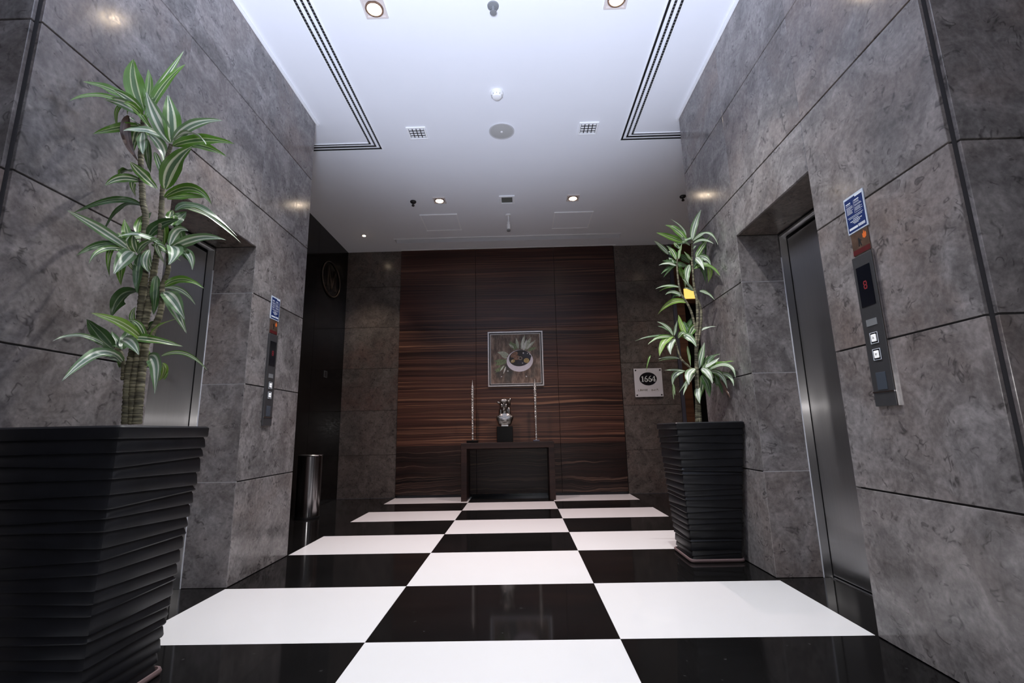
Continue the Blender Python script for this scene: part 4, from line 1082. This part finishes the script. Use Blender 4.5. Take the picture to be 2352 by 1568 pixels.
# leaf: base, middle, tip (world metres), width, tone
LEFT_LEAVES = [
(-1.421,-0.44,2.23,-1.516,-0.42,2.386,-1.496,-0.44,2.484,0.069,'g'),
(-1.414,-0.44,2.254,-1.445,-0.39,2.392,-1.498,-0.36,2.504,0.029,'g'),
(-1.435,-0.44,2.251,-1.52,-0.49,2.305,-1.555,-0.58,2.258,0.04,'g'),
(-1.432,-0.44,2.231,-1.527,-0.54,2.272,-1.529,-0.64,2.123,0.02,'g'),
(-1.423,-0.44,2.215,-1.447,-0.47,2.263,-1.516,-0.5,2.289,0.038,'s'),
(-1.422,-0.44,2.207,-1.457,-0.5,2.24,-1.515,-0.52,2.222,0.038,'p'),
(-1.419,-0.44,2.199,-1.399,-0.52,2.207,-1.378,-0.58,2.156,0.03,'g'),
(-1.286,-0.44,2.074,-1.309,-0.5,2.132,-1.339,-0.53,2.247,0.057,'p'),
(-1.283,-0.44,2.078,-1.263,-0.47,2.164,-1.308,-0.46,2.288,0.062,'s'),
(-1.408,-0.44,2.183,-1.407,-0.39,2.412,-1.304,-0.39,2.496,0.031,'g'),
(-1.276,-0.44,2.081,-1.202,-0.46,2.169,-1.054,-0.47,2.149,0.04,'p'),
(-1.273,-0.44,2.089,-1.134,-0.52,2.093,-1.031,-0.58,1.965,0.04,'w'),
(-1.274,-0.44,2.062,-1.171,-0.42,2.119,-1.029,-0.42,2.075,0.046,'g'),
(-1.298,-0.44,2.094,-1.329,-0.52,2.092,-1.343,-0.6,2.02,0.037,'p'),
(-1.412,-0.44,2.155,-1.534,-0.42,2.178,-1.562,-0.5,2.082,0.034,'g'),
(-1.482,-0.44,2.209,-1.488,-0.46,2.094,-1.408,-0.44,1.99,0.033,'b'),
(-1.408,-0.44,2.128,-1.315,-0.54,2.004,-1.27,-0.58,1.931,0.034,'p'),
(-1.379,-0.44,2.119,-1.327,-0.41,2.084,-1.314,-0.42,1.969,0.04,'p'),
(-1.386,-0.44,2.096,-1.42,-0.39,2.049,-1.404,-0.38,1.977,0.025,'d'),
(-1.347,-0.44,2.034,-1.319,-0.44,1.976,-1.293,-0.44,1.904,0.021,'s'),
(-1.285,-0.44,1.867,-1.236,-0.49,1.965,-1.143,-0.5,2.015,0.063,'s'),
(-1.316,-0.44,1.868,-1.305,-0.54,1.876,-1.326,-0.57,1.911,0.042,'s'),
(-1.425,-0.44,2.152,-1.416,-0.49,2.154,-1.418,-0.5,2.151,0.027,'p'),
(-1.386,-0.44,1.904,-1.456,-0.47,1.926,-1.468,-0.51,1.847,0.032,'s'),
(-1.431,-0.44,1.954,-1.522,-0.38,1.996,-1.545,-0.38,1.972,0.034,'g'),
(-1.281,-0.44,1.831,-1.141,-0.47,1.901,-1.049,-0.49,1.766,0.037,'g'),
(-1.27,-0.44,1.823,-1.22,-0.41,1.86,-1.131,-0.4,1.846,0.026,'g'),
(-1.229,-0.44,1.771,-1.201,-0.39,1.874,-1.045,-0.32,1.707,0.038,'d'),
(-1.372,-0.44,1.797,-1.474,-0.44,1.866,-1.489,-0.6,1.686,0.024,'d'),
(-1.383,-0.44,1.601,-1.422,-0.54,1.652,-1.448,-0.66,1.671,0.038,'p'),
(-1.377,-0.44,1.605,-1.423,-0.44,1.673,-1.434,-0.44,1.741,0.037,'g'),
(-1.373,-0.44,1.675,-1.409,-0.41,1.736,-1.386,-0.41,1.772,0.026,'g'),
(-1.248,-0.44,1.612,-1.232,-0.59,1.624,-1.267,-0.64,1.573,0.026,'p'),
(-1.327,-0.44,1.656,-1.301,-0.44,1.723,-1.192,-0.46,1.721,0.043,'d'),
(-1.235,-0.44,1.618,-1.235,-0.42,1.723,-1.167,-0.44,1.68,0.034,'p'),
(-1.237,-0.44,1.604,-1.102,-0.47,1.661,-0.977,-0.49,1.616,0.038,'p'),
(-1.239,-0.44,1.707,-1.263,-0.42,1.76,-1.257,-0.42,1.784,0.039,'s'),
(-1.235,-0.44,1.622,-1.107,-0.54,1.561,-1.128,-0.57,1.49,0.047,'p'),
(-1.204,-0.44,1.607,-1.136,-0.44,1.598,-1.133,-0.44,1.515,0.03,'p'),
(-1.379,-0.44,1.598,-1.307,-0.56,1.538,-1.289,-0.61,1.445,0.049,'p'),
(-1.386,-0.44,1.598,-1.428,-0.54,1.606,-1.375,-0.62,1.48,0.022,'s'),
(-1.44,-0.44,1.627,-1.506,-0.46,1.645,-1.486,-0.56,1.54,0.025,'d'),
(-1.358,-0.44,1.59,-1.285,-0.52,1.6,-1.197,-0.54,1.609,0.028,'s'),
(-1.366,-0.44,1.597,-1.364,-0.47,1.641,-1.337,-0.49,1.659,0.033,'s'),
(-1.39,-0.44,1.601,-1.446,-0.4,1.666,-1.501,-0.39,1.708,0.027,'g'),
(-1.349,-0.44,1.593,-1.32,-0.48,1.492,-1.289,-0.5,1.406,0.029,'d'),
(-1.314,-0.44,1.606,-1.301,-0.49,1.535,-1.26,-0.49,1.491,0.026,'p'),
(-1.306,-0.44,1.624,-1.191,-0.54,1.583,-1.153,-0.56,1.547,0.022,'s'),
(-1.291,-0.44,1.751,-1.311,-0.38,1.707,-1.317,-0.37,1.638,0.038,'g'),
(-1.246,-0.44,1.736,-1.256,-0.38,1.742,-1.27,-0.36,1.678,0.041,'g'),
(-1.238,-0.44,1.453,-1.188,-0.42,1.517,-1.099,-0.41,1.449,0.03,'g'),
(-1.235,-0.44,1.446,-1.176,-0.42,1.463,-1.119,-0.42,1.38,0.02,'p'),
(-1.235,-0.44,1.43,-1.157,-0.49,1.401,-1.095,-0.5,1.3,0.051,'p'),
(-1.344,-0.44,1.432,-1.455,-0.4,1.447,-1.456,-0.41,1.342,0.052,'d'),
(-1.29,-0.44,1.233,-1.276,-0.54,1.291,-1.36,-0.6,1.308,0.038,'y'),
(-1.282,-0.44,1.233,-1.267,-0.49,1.307,-1.317,-0.49,1.308,0.022,'s'),
(-1.275,-0.44,1.236,-1.215,-0.5,1.284,-1.112,-0.52,1.299,0.03,'y'),
(-1.338,-0.44,1.304,-1.359,-0.44,1.341,-1.338,-0.44,1.374,0.017,'s'),
(-1.403,-0.44,1.208,-1.438,-0.47,1.265,-1.468,-0.5,1.313,0.051,'d'),
(-1.423,-0.44,1.216,-1.45,-0.54,1.273,-1.419,-0.66,1.196,0.018,'p'),
(-1.358,-0.44,1.153,-1.339,-0.56,1.233,-1.345,-0.68,1.058,0.043,'p'),
(-1.373,-0.44,1.246,-1.236,-0.56,1.22,-1.193,-0.57,1.159,0.039,'p'),
(-1.263,-0.44,1.174,-1.172,-0.5,1.178,-1.159,-0.52,1.021,0.044,'p'),
(-1.214,-0.44,1.177,-1.145,-0.41,1.227,-1.07,-0.38,1.124,0.015,'s'),
(-1.207,-0.44,1.15,-1.211,-0.4,1.125,-1.245,-0.4,1.087,0.023,'y'),
(-1.273,-0.44,1.496,-1.255,-0.46,1.412,-1.249,-0.46,1.333,0.035,'d'),
(-1.368,-0.44,1.207,-1.415,-0.42,1.232,-1.439,-0.42,1.284,0.039,'d'),
(-1.274,-0.44,1.136,-1.281,-0.42,1.158,-1.279,-0.42,1.205,0.019,'y'),
(-1.364,-0.44,1.154,-1.417,-0.42,1.189,-1.458,-0.42,1.178,0.027,'d'),
(-1.254,-0.44,1.31,-1.3,-0.41,1.302,-1.315,-0.41,1.271,0.023,'d'),
(-1.414,-0.44,2.254,-1.396,-0.384,2.425,-1.36,-0.341,2.613,0.025,'s'),
(-1.432,-0.44,2.231,-1.521,-0.51,2.267,-1.534,-0.411,2.136,0.015,'g'),
(-1.422,-0.44,2.207,-1.454,-0.478,2.239,-1.509,-0.414,2.229,0.034,'g'),
(-1.419,-0.44,2.199,-1.401,-0.499,2.2,-1.382,-0.408,2.138,0.025,'g'),
(-1.274,-0.44,2.062,-1.185,-0.41,2.102,-1.067,-0.403,2.027,0.042,'g'),
(-1.412,-0.44,2.155,-1.492,-0.398,2.161,-1.476,-0.397,2.056,0.031,'s'),
(-1.425,-0.44,2.152,-1.417,-0.445,2.151,-1.418,-0.373,2.144,0.021,'g'),
(-1.386,-0.44,1.904,-1.441,-0.447,1.927,-1.431,-0.404,1.855,0.023,'s'),
(-1.431,-0.44,1.954,-1.515,-0.38,1.993,-1.552,-0.361,1.982,0.029,'d'),
(-1.229,-0.44,1.771,-1.199,-0.369,1.857,-1.05,-0.278,1.693,0.027,'s'),
(-1.372,-0.44,1.797,-1.501,-0.405,1.865,-1.574,-0.381,1.697,0.02,'d'),
(-1.383,-0.44,1.601,-1.389,-0.508,1.651,-1.355,-0.396,1.672,0.031,'s'),
(-1.377,-0.44,1.605,-1.43,-0.415,1.66,-1.462,-0.399,1.711,0.029,'g'),
(-1.373,-0.44,1.675,-1.409,-0.385,1.747,-1.388,-0.367,1.805,0.024,'d'),
(-1.248,-0.44,1.612,-1.228,-0.573,1.612,-1.255,-0.411,1.539,0.02,'p'),
(-1.239,-0.44,1.707,-1.255,-0.391,1.765,-1.237,-0.37,1.801,0.037,'d'),
(-1.235,-0.44,1.622,-1.129,-0.5,1.586,-1.177,-0.384,1.559,0.034,'d'),
(-1.379,-0.44,1.598,-1.366,-0.525,1.549,-1.451,-0.392,1.475,0.037,'g'),
(-1.386,-0.44,1.598,-1.416,-0.5,1.605,-1.363,-0.401,1.499,0.021,'s'),
(-1.44,-0.44,1.627,-1.499,-0.441,1.627,-1.485,-0.412,1.508,0.019,'g'),
(-1.366,-0.44,1.597,-1.377,-0.456,1.637,-1.377,-0.42,1.654,0.024,'g'),
(-1.39,-0.44,1.601,-1.433,-0.368,1.662,-1.471,-0.329,1.707,0.02,'d'),
(-1.349,-0.44,1.593,-1.339,-0.443,1.471,-1.342,-0.383,1.341,0.024,'d'),
(-1.314,-0.44,1.606,-1.307,-0.466,1.537,-1.279,-0.411,1.484,0.018,'p'),
(-1.306,-0.44,1.624,-1.218,-0.507,1.592,-1.206,-0.407,1.567,0.018,'s'),
(-1.291,-0.44,1.751,-1.336,-0.352,1.717,-1.39,-0.318,1.665,0.031,'g'),
(-1.246,-0.44,1.736,-1.253,-0.363,1.719,-1.263,-0.319,1.621,0.038,'d'),
(-1.235,-0.44,1.43,-1.18,-0.464,1.39,-1.155,-0.402,1.27,0.041,'p'),
(-1.282,-0.44,1.233,-1.276,-0.475,1.293,-1.341,-0.416,1.27,0.015,'s'),
(-1.373,-0.44,1.246,-1.233,-0.523,1.241,-1.161,-0.402,1.219,0.035,'s'),
(-1.207,-0.44,1.15,-1.213,-0.392,1.127,-1.245,-0.375,1.092,0.016,'g'),
(-1.368,-0.44,1.207,-1.404,-0.389,1.246,-1.412,-0.366,1.322,0.037,'d'),
(-1.364,-0.44,1.154,-1.407,-0.392,1.178,-1.43,-0.373,1.146,0.022,'g'),
(-1.254,-0.44,1.31,-1.301,-0.373,1.3,-1.322,-0.345,1.266,0.021,'d'),
]
RIGHT_LEAVES = [
(1.476,1.2,2.27,1.497,1.2,2.397,1.57,1.2,2.517,0.044,'p'),
(1.43,1.2,2.29,1.445,1.2,2.365,1.324,1.2,2.445,0.012,'p'),
(1.436,1.2,2.261,1.381,1.24,2.395,1.3,1.26,2.421,0.045,'g'),
(1.4,1.2,2.253,1.314,1.17,2.28,1.189,1.14,2.31,0.045,'g'),
(1.469,1.2,2.289,1.403,1.14,2.223,1.363,1.12,2.262,0.041,'p'),
(1.48,1.2,2.26,1.581,1.1,2.348,1.576,1.0,2.138,0.033,'p'),
(1.482,1.2,2.237,1.533,1.15,2.275,1.578,1.07,2.18,0.023,'p'),
(1.494,1.2,2.129,1.535,1.2,2.193,1.577,1.1,2.261,0.044,'s'),
(1.468,1.2,2.176,1.485,1.2,2.223,1.521,1.2,2.226,0.017,'p'),
(1.455,1.2,2.223,1.419,1.2,2.267,1.347,1.2,2.255,0.017,'p'),
(1.34,1.2,2.115,1.325,1.2,2.194,1.275,1.2,2.228,0.034,'s'),
(1.287,1.2,2.158,1.238,1.17,2.208,1.167,1.14,2.247,0.03,'p'),
(1.362,1.2,2.119,1.378,1.2,2.198,1.405,1.2,2.258,0.028,'s'),
(1.374,1.2,2.202,1.357,1.22,2.239,1.343,1.22,2.261,0.031,'s'),
(1.457,1.2,2.103,1.422,1.18,2.133,1.399,1.18,2.17,0.023,'s'),
(1.489,1.2,2.125,1.494,1.14,2.093,1.506,1.11,1.994,0.041,'w'),
(1.494,1.2,2.129,1.566,1.16,2.13,1.569,1.14,2.043,0.037,'p'),
(1.468,1.2,2.038,1.571,1.2,2.113,1.578,1.02,1.917,0.043,'g'),
(1.571,1.2,2.063,1.583,1.15,1.994,1.58,1.25,1.939,0.033,'y'),
(1.34,1.2,2.064,1.275,1.18,2.095,1.198,1.17,2.062,0.024,'w'),
(1.351,1.2,2.091,1.299,1.2,2.102,1.237,1.2,2.108,0.028,'d'),
(1.341,1.2,2.073,1.279,1.2,2.061,1.21,1.17,1.993,0.024,'d'),
(1.441,1.2,2.071,1.376,1.16,1.99,1.399,1.15,1.905,0.043,'p'),
(1.342,1.2,2.087,1.376,1.18,2.06,1.415,1.18,2.059,0.036,'d'),
(1.32,1.2,2.083,1.305,1.2,2.111,1.287,1.2,2.133,0.028,'p'),
(1.356,1.2,2.054,1.386,1.22,2.019,1.402,1.22,2.001,0.032,'g'),
(1.448,1.2,1.866,1.414,1.2,1.921,1.375,1.2,1.963,0.021,'p'),
(1.368,1.2,2.142,1.414,1.23,2.143,1.453,1.23,2.091,0.042,'d'),
(1.346,1.2,2.133,1.34,1.25,2.19,1.309,1.26,2.205,0.046,'d'),
(1.469,1.2,2.047,1.499,1.25,2.125,1.585,1.26,2.197,0.042,'d'),
(1.351,1.2,1.895,1.268,1.2,1.933,1.161,1.18,1.882,0.017,'p'),
(1.378,1.2,1.819,1.287,1.2,1.897,1.238,1.2,1.84,0.023,'p'),
(1.391,1.2,1.778,1.275,1.2,1.836,1.162,1.18,1.684,0.037,'y'),
(1.494,1.2,1.864,1.546,1.2,1.863,1.584,1.16,1.778,0.026,'p'),
(1.269,1.2,1.533,1.243,1.2,1.613,1.161,1.2,1.639,0.024,'p'),
(1.279,1.2,1.533,1.286,1.2,1.586,1.311,1.2,1.648,0.022,'p'),
(1.36,1.2,1.537,1.338,1.23,1.618,1.332,1.23,1.696,0.037,'y'),
(1.385,1.2,1.53,1.416,1.2,1.589,1.455,1.2,1.622,0.048,'s'),
(1.281,1.2,1.519,1.161,1.18,1.545,1.069,1.16,1.461,0.028,'s'),
(1.269,1.2,1.526,1.17,1.16,1.494,1.145,1.15,1.373,0.05,'y'),
(1.28,1.2,1.506,1.213,1.14,1.464,1.218,1.13,1.381,0.046,'w'),
(1.306,1.2,1.512,1.327,1.17,1.571,1.355,1.17,1.531,0.03,'s'),
(1.347,1.2,1.538,1.379,1.15,1.514,1.405,1.13,1.432,0.047,'p'),
(1.299,1.2,1.362,1.231,1.2,1.383,1.148,1.2,1.362,0.018,'p'),
(1.465,1.2,1.561,1.52,1.2,1.593,1.579,1.16,1.584,0.021,'w'),
(1.371,1.2,1.517,1.386,1.24,1.599,1.45,1.25,1.695,0.04,'d'),
(1.398,1.2,1.53,1.376,1.23,1.604,1.367,1.23,1.644,0.04,'d'),
(1.433,1.2,1.287,1.455,1.2,1.384,1.493,1.2,1.478,0.041,'p'),
(1.459,1.2,1.29,1.499,1.17,1.301,1.577,1.17,1.358,0.033,'w'),
(1.472,1.2,1.299,1.54,1.24,1.375,1.578,1.15,1.381,0.042,'d'),
(1.502,1.2,1.279,1.578,1.16,1.317,1.585,0.96,1.301,0.046,'g'),
(1.495,1.2,1.273,1.583,0.98,1.34,1.578,0.96,1.187,0.031,'p'),
(1.507,1.2,1.263,1.58,1.13,1.269,1.578,1.1,1.129,0.035,'p'),
(1.452,1.2,1.287,1.478,1.13,1.252,1.482,1.11,1.165,0.046,'w'),
(1.407,1.2,1.285,1.31,1.13,1.249,1.323,1.11,1.163,0.051,'w'),
(1.419,1.2,1.268,1.321,1.16,1.183,1.288,1.15,1.092,0.027,'p'),
(1.33,1.2,1.27,1.234,1.2,1.266,1.235,1.2,1.17,0.036,'p'),
(1.336,1.2,1.27,1.255,1.2,1.285,1.183,1.2,1.279,0.015,'p'),
(1.447,1.2,1.236,1.492,1.18,1.188,1.481,1.18,1.075,0.049,'d'),
(1.42,1.2,1.153,1.374,1.14,1.093,1.392,1.13,1.033,0.04,'w'),
(1.569,1.2,1.246,1.58,1.0,1.234,1.579,1.0,1.135,0.026,'p'),
(1.542,1.2,1.234,1.58,1.2,1.175,1.579,1.18,1.088,0.025,'d'),
(1.577,1.2,1.201,1.583,1.14,1.144,1.582,1.08,1.063,0.021,'b'),
(1.466,1.2,1.229,1.466,1.23,1.181,1.435,1.23,1.118,0.044,'d'),
(1.365,1.2,1.452,1.371,1.2,1.373,1.377,1.2,1.302,0.022,'s'),
(1.519,1.2,1.253,1.579,1.23,1.23,1.554,1.23,1.166,0.05,'d'),
(1.24,1.2,1.183,1.242,1.2,1.138,1.248,1.2,1.097,0.016,'s'),
(1.097,1.2,1.392,1.07,1.18,1.364,1.046,1.17,1.267,0.01,'g'),
(1.469,1.2,2.289,1.401,1.182,2.23,1.351,1.262,2.267,0.032,'d'),
(1.48,1.2,2.26,1.576,1.133,2.328,1.575,1.243,2.106,0.027,'d'),
(1.482,1.2,2.237,1.541,1.158,2.291,1.585,1.21,2.233,0.021,'p'),
(1.489,1.2,2.125,1.515,1.166,2.112,1.565,1.239,2.05,0.036,'d'),
(1.494,1.2,2.129,1.554,1.197,2.131,1.55,1.254,2.056,0.03,'g'),
(1.468,1.2,2.038,1.563,1.215,2.116,1.554,1.224,1.926,0.039,'d'),
(1.341,1.2,2.073,1.293,1.22,2.057,1.246,1.233,1.987,0.02,'d'),
(1.441,1.2,2.071,1.383,1.188,1.99,1.407,1.241,1.901,0.031,'s'),
(1.32,1.2,2.083,1.307,1.237,2.113,1.291,1.262,2.14,0.024,'g'),
(1.356,1.2,2.054,1.386,1.236,2.009,1.406,1.251,1.966,0.025,'g'),
(1.448,1.2,1.866,1.417,1.21,1.895,1.382,1.216,1.894,0.016,'p'),
(1.368,1.2,2.142,1.42,1.25,2.152,1.47,1.264,2.117,0.039,'s'),
(1.469,1.2,2.047,1.514,1.264,2.084,1.585,1.292,2.087,0.037,'d'),
(1.351,1.2,1.895,1.283,1.215,1.929,1.202,1.225,1.876,0.013,'g'),
(1.378,1.2,1.819,1.311,1.231,1.878,1.296,1.252,1.804,0.017,'d'),
(1.269,1.2,1.533,1.248,1.228,1.603,1.176,1.247,1.616,0.02,'d'),
(1.385,1.2,1.53,1.423,1.239,1.584,1.475,1.265,1.608,0.035,'d'),
(1.281,1.2,1.519,1.141,1.194,1.553,0.993,1.219,1.501,0.021,'d'),
(1.306,1.2,1.512,1.331,1.212,1.561,1.367,1.263,1.521,0.023,'g'),
(1.299,1.2,1.362,1.236,1.214,1.375,1.153,1.224,1.35,0.015,'s'),
(1.398,1.2,1.53,1.377,1.242,1.602,1.37,1.252,1.642,0.036,'d'),
(1.459,1.2,1.29,1.479,1.196,1.312,1.52,1.241,1.388,0.027,'s'),
(1.472,1.2,1.299,1.522,1.278,1.37,1.531,1.268,1.374,0.036,'d'),
(1.502,1.2,1.279,1.585,1.203,1.329,1.585,1.26,1.351,0.034,'s'),
(1.507,1.2,1.263,1.572,1.173,1.269,1.571,1.258,1.147,0.026,'g'),
(1.452,1.2,1.287,1.486,1.178,1.243,1.513,1.259,1.144,0.04,'s'),
(1.419,1.2,1.268,1.331,1.196,1.196,1.292,1.249,1.118,0.019,'p'),
(1.336,1.2,1.27,1.287,1.216,1.282,1.27,1.227,1.273,0.012,'s'),
(1.447,1.2,1.236,1.464,1.214,1.176,1.42,1.25,1.046,0.044,'s'),
(1.519,1.2,1.253,1.574,1.254,1.238,1.565,1.279,1.193,0.039,'d'),
(1.24,1.2,1.183,1.24,1.213,1.129,1.243,1.221,1.07,0.012,'s'),
]
LEFT_STEMS = [
([(-1.314,-0.44,0.925),(-1.325,-0.44,1.051),(-1.329,-0.44,1.145),(-1.316,-0.44,1.28),(-1.318,-0.44,1.4),(-1.321,-0.44,1.506),(-1.341,-0.44,1.663),(-1.349,-0.44,1.753),(-1.367,-0.44,1.808),(-1.378,-0.44,1.87),(-1.395,-0.44,1.96),(-1.405,-0.44,2.036),(-1.412,-0.44,2.159),(-1.415,-0.44,2.206)],0.0165,0.0085),
([(-1.276,-0.44,0.924),(-1.282,-0.44,1.125),(-1.281,-0.44,1.221),(-1.244,-0.44,1.326),(-1.238,-0.44,1.406),(-1.245,-0.44,1.453),(-1.23,-0.44,1.521),(-1.241,-0.44,1.615)],0.0155,0.0075),
([(-1.291,-0.44,0.924),(-1.306,-0.44,1.088),(-1.299,-0.44,1.241),(-1.288,-0.44,1.399),(-1.285,-0.44,1.54),(-1.279,-0.44,1.679),(-1.286,-0.44,1.751),(-1.292,-0.44,1.842),(-1.296,-0.44,1.927),(-1.294,-0.44,1.938),(-1.293,-0.44,1.994),(-1.288,-0.44,2.032),(-1.282,-0.44,2.07)],0.015,0.0075),
([(-1.348,-0.44,1.089),(-1.356,-0.44,1.146),(-1.374,-0.44,1.196),(-1.396,-0.44,1.212)],0.009,0.007),
([(-1.279,-0.44,1.144),(-1.28,-0.44,1.202),(-1.289,-0.44,1.241)],0.012,0.01),
]
RIGHT_STEMS = [
([(1.405,1.2,0.891),(1.41,1.2,1.072),(1.418,1.2,1.23),(1.427,1.2,1.424),(1.445,1.2,1.555),(1.459,1.2,1.655),(1.467,1.2,1.79),(1.46,1.2,1.856),(1.455,1.2,1.947),(1.458,1.2,2.024),(1.459,1.2,2.107),(1.468,1.2,2.176),(1.472,1.2,2.27)],0.015,0.0065),
([(1.383,1.2,0.892),(1.403,1.2,1.103),(1.421,1.2,1.359),(1.459,1.2,1.528),(1.477,1.2,1.601),(1.49,1.2,1.715),(1.475,1.2,1.797)],0.012,0.009),
([(1.433,1.2,1.424),(1.438,1.2,1.542),(1.43,1.2,1.636),(1.415,1.2,1.717),(1.388,1.2,1.785),(1.357,1.2,1.84),(1.346,1.2,1.913),(1.343,1.2,1.995),(1.345,1.2,2.073),(1.355,1.2,2.133)],0.01,0.006),
([(1.405,1.2,1.256),(1.359,1.2,1.308),(1.312,1.2,1.361),(1.293,1.2,1.434),(1.278,1.2,1.519)],0.008,0.006),
]

plant('potted_dracaena', 'big potted dracaena with striped leaves in a ridged black planter at left, nearest the camera', (-1.40, -0.415, 0.0), LEFT_STEMS, LEFT_LEAVES, 11,
      (-1.375, -0.435), 0.199, 0.855, ((-1.402, -0.410), 0.160, (-1.373, -0.435), 0.222, 0.915, 3))
saucer(-1.407, -0.398, 0.182, 'pinkish brown square saucer under the left planter')
plant('potted_dracaena', 'potted dracaena with striped leaves in a ridged black planter before the right stone wall', (1.405, 1.28, 0.0), RIGHT_STEMS, RIGHT_LEAVES, 12,
      (1.381, 1.18), 0.199, 0.845, ((1.410, 1.292), 0.160, (1.380, 1.178), 0.222, 0.905, 7))
saucer(1.412, 1.300, 0.182, 'pinkish brown square saucer under the right planter')
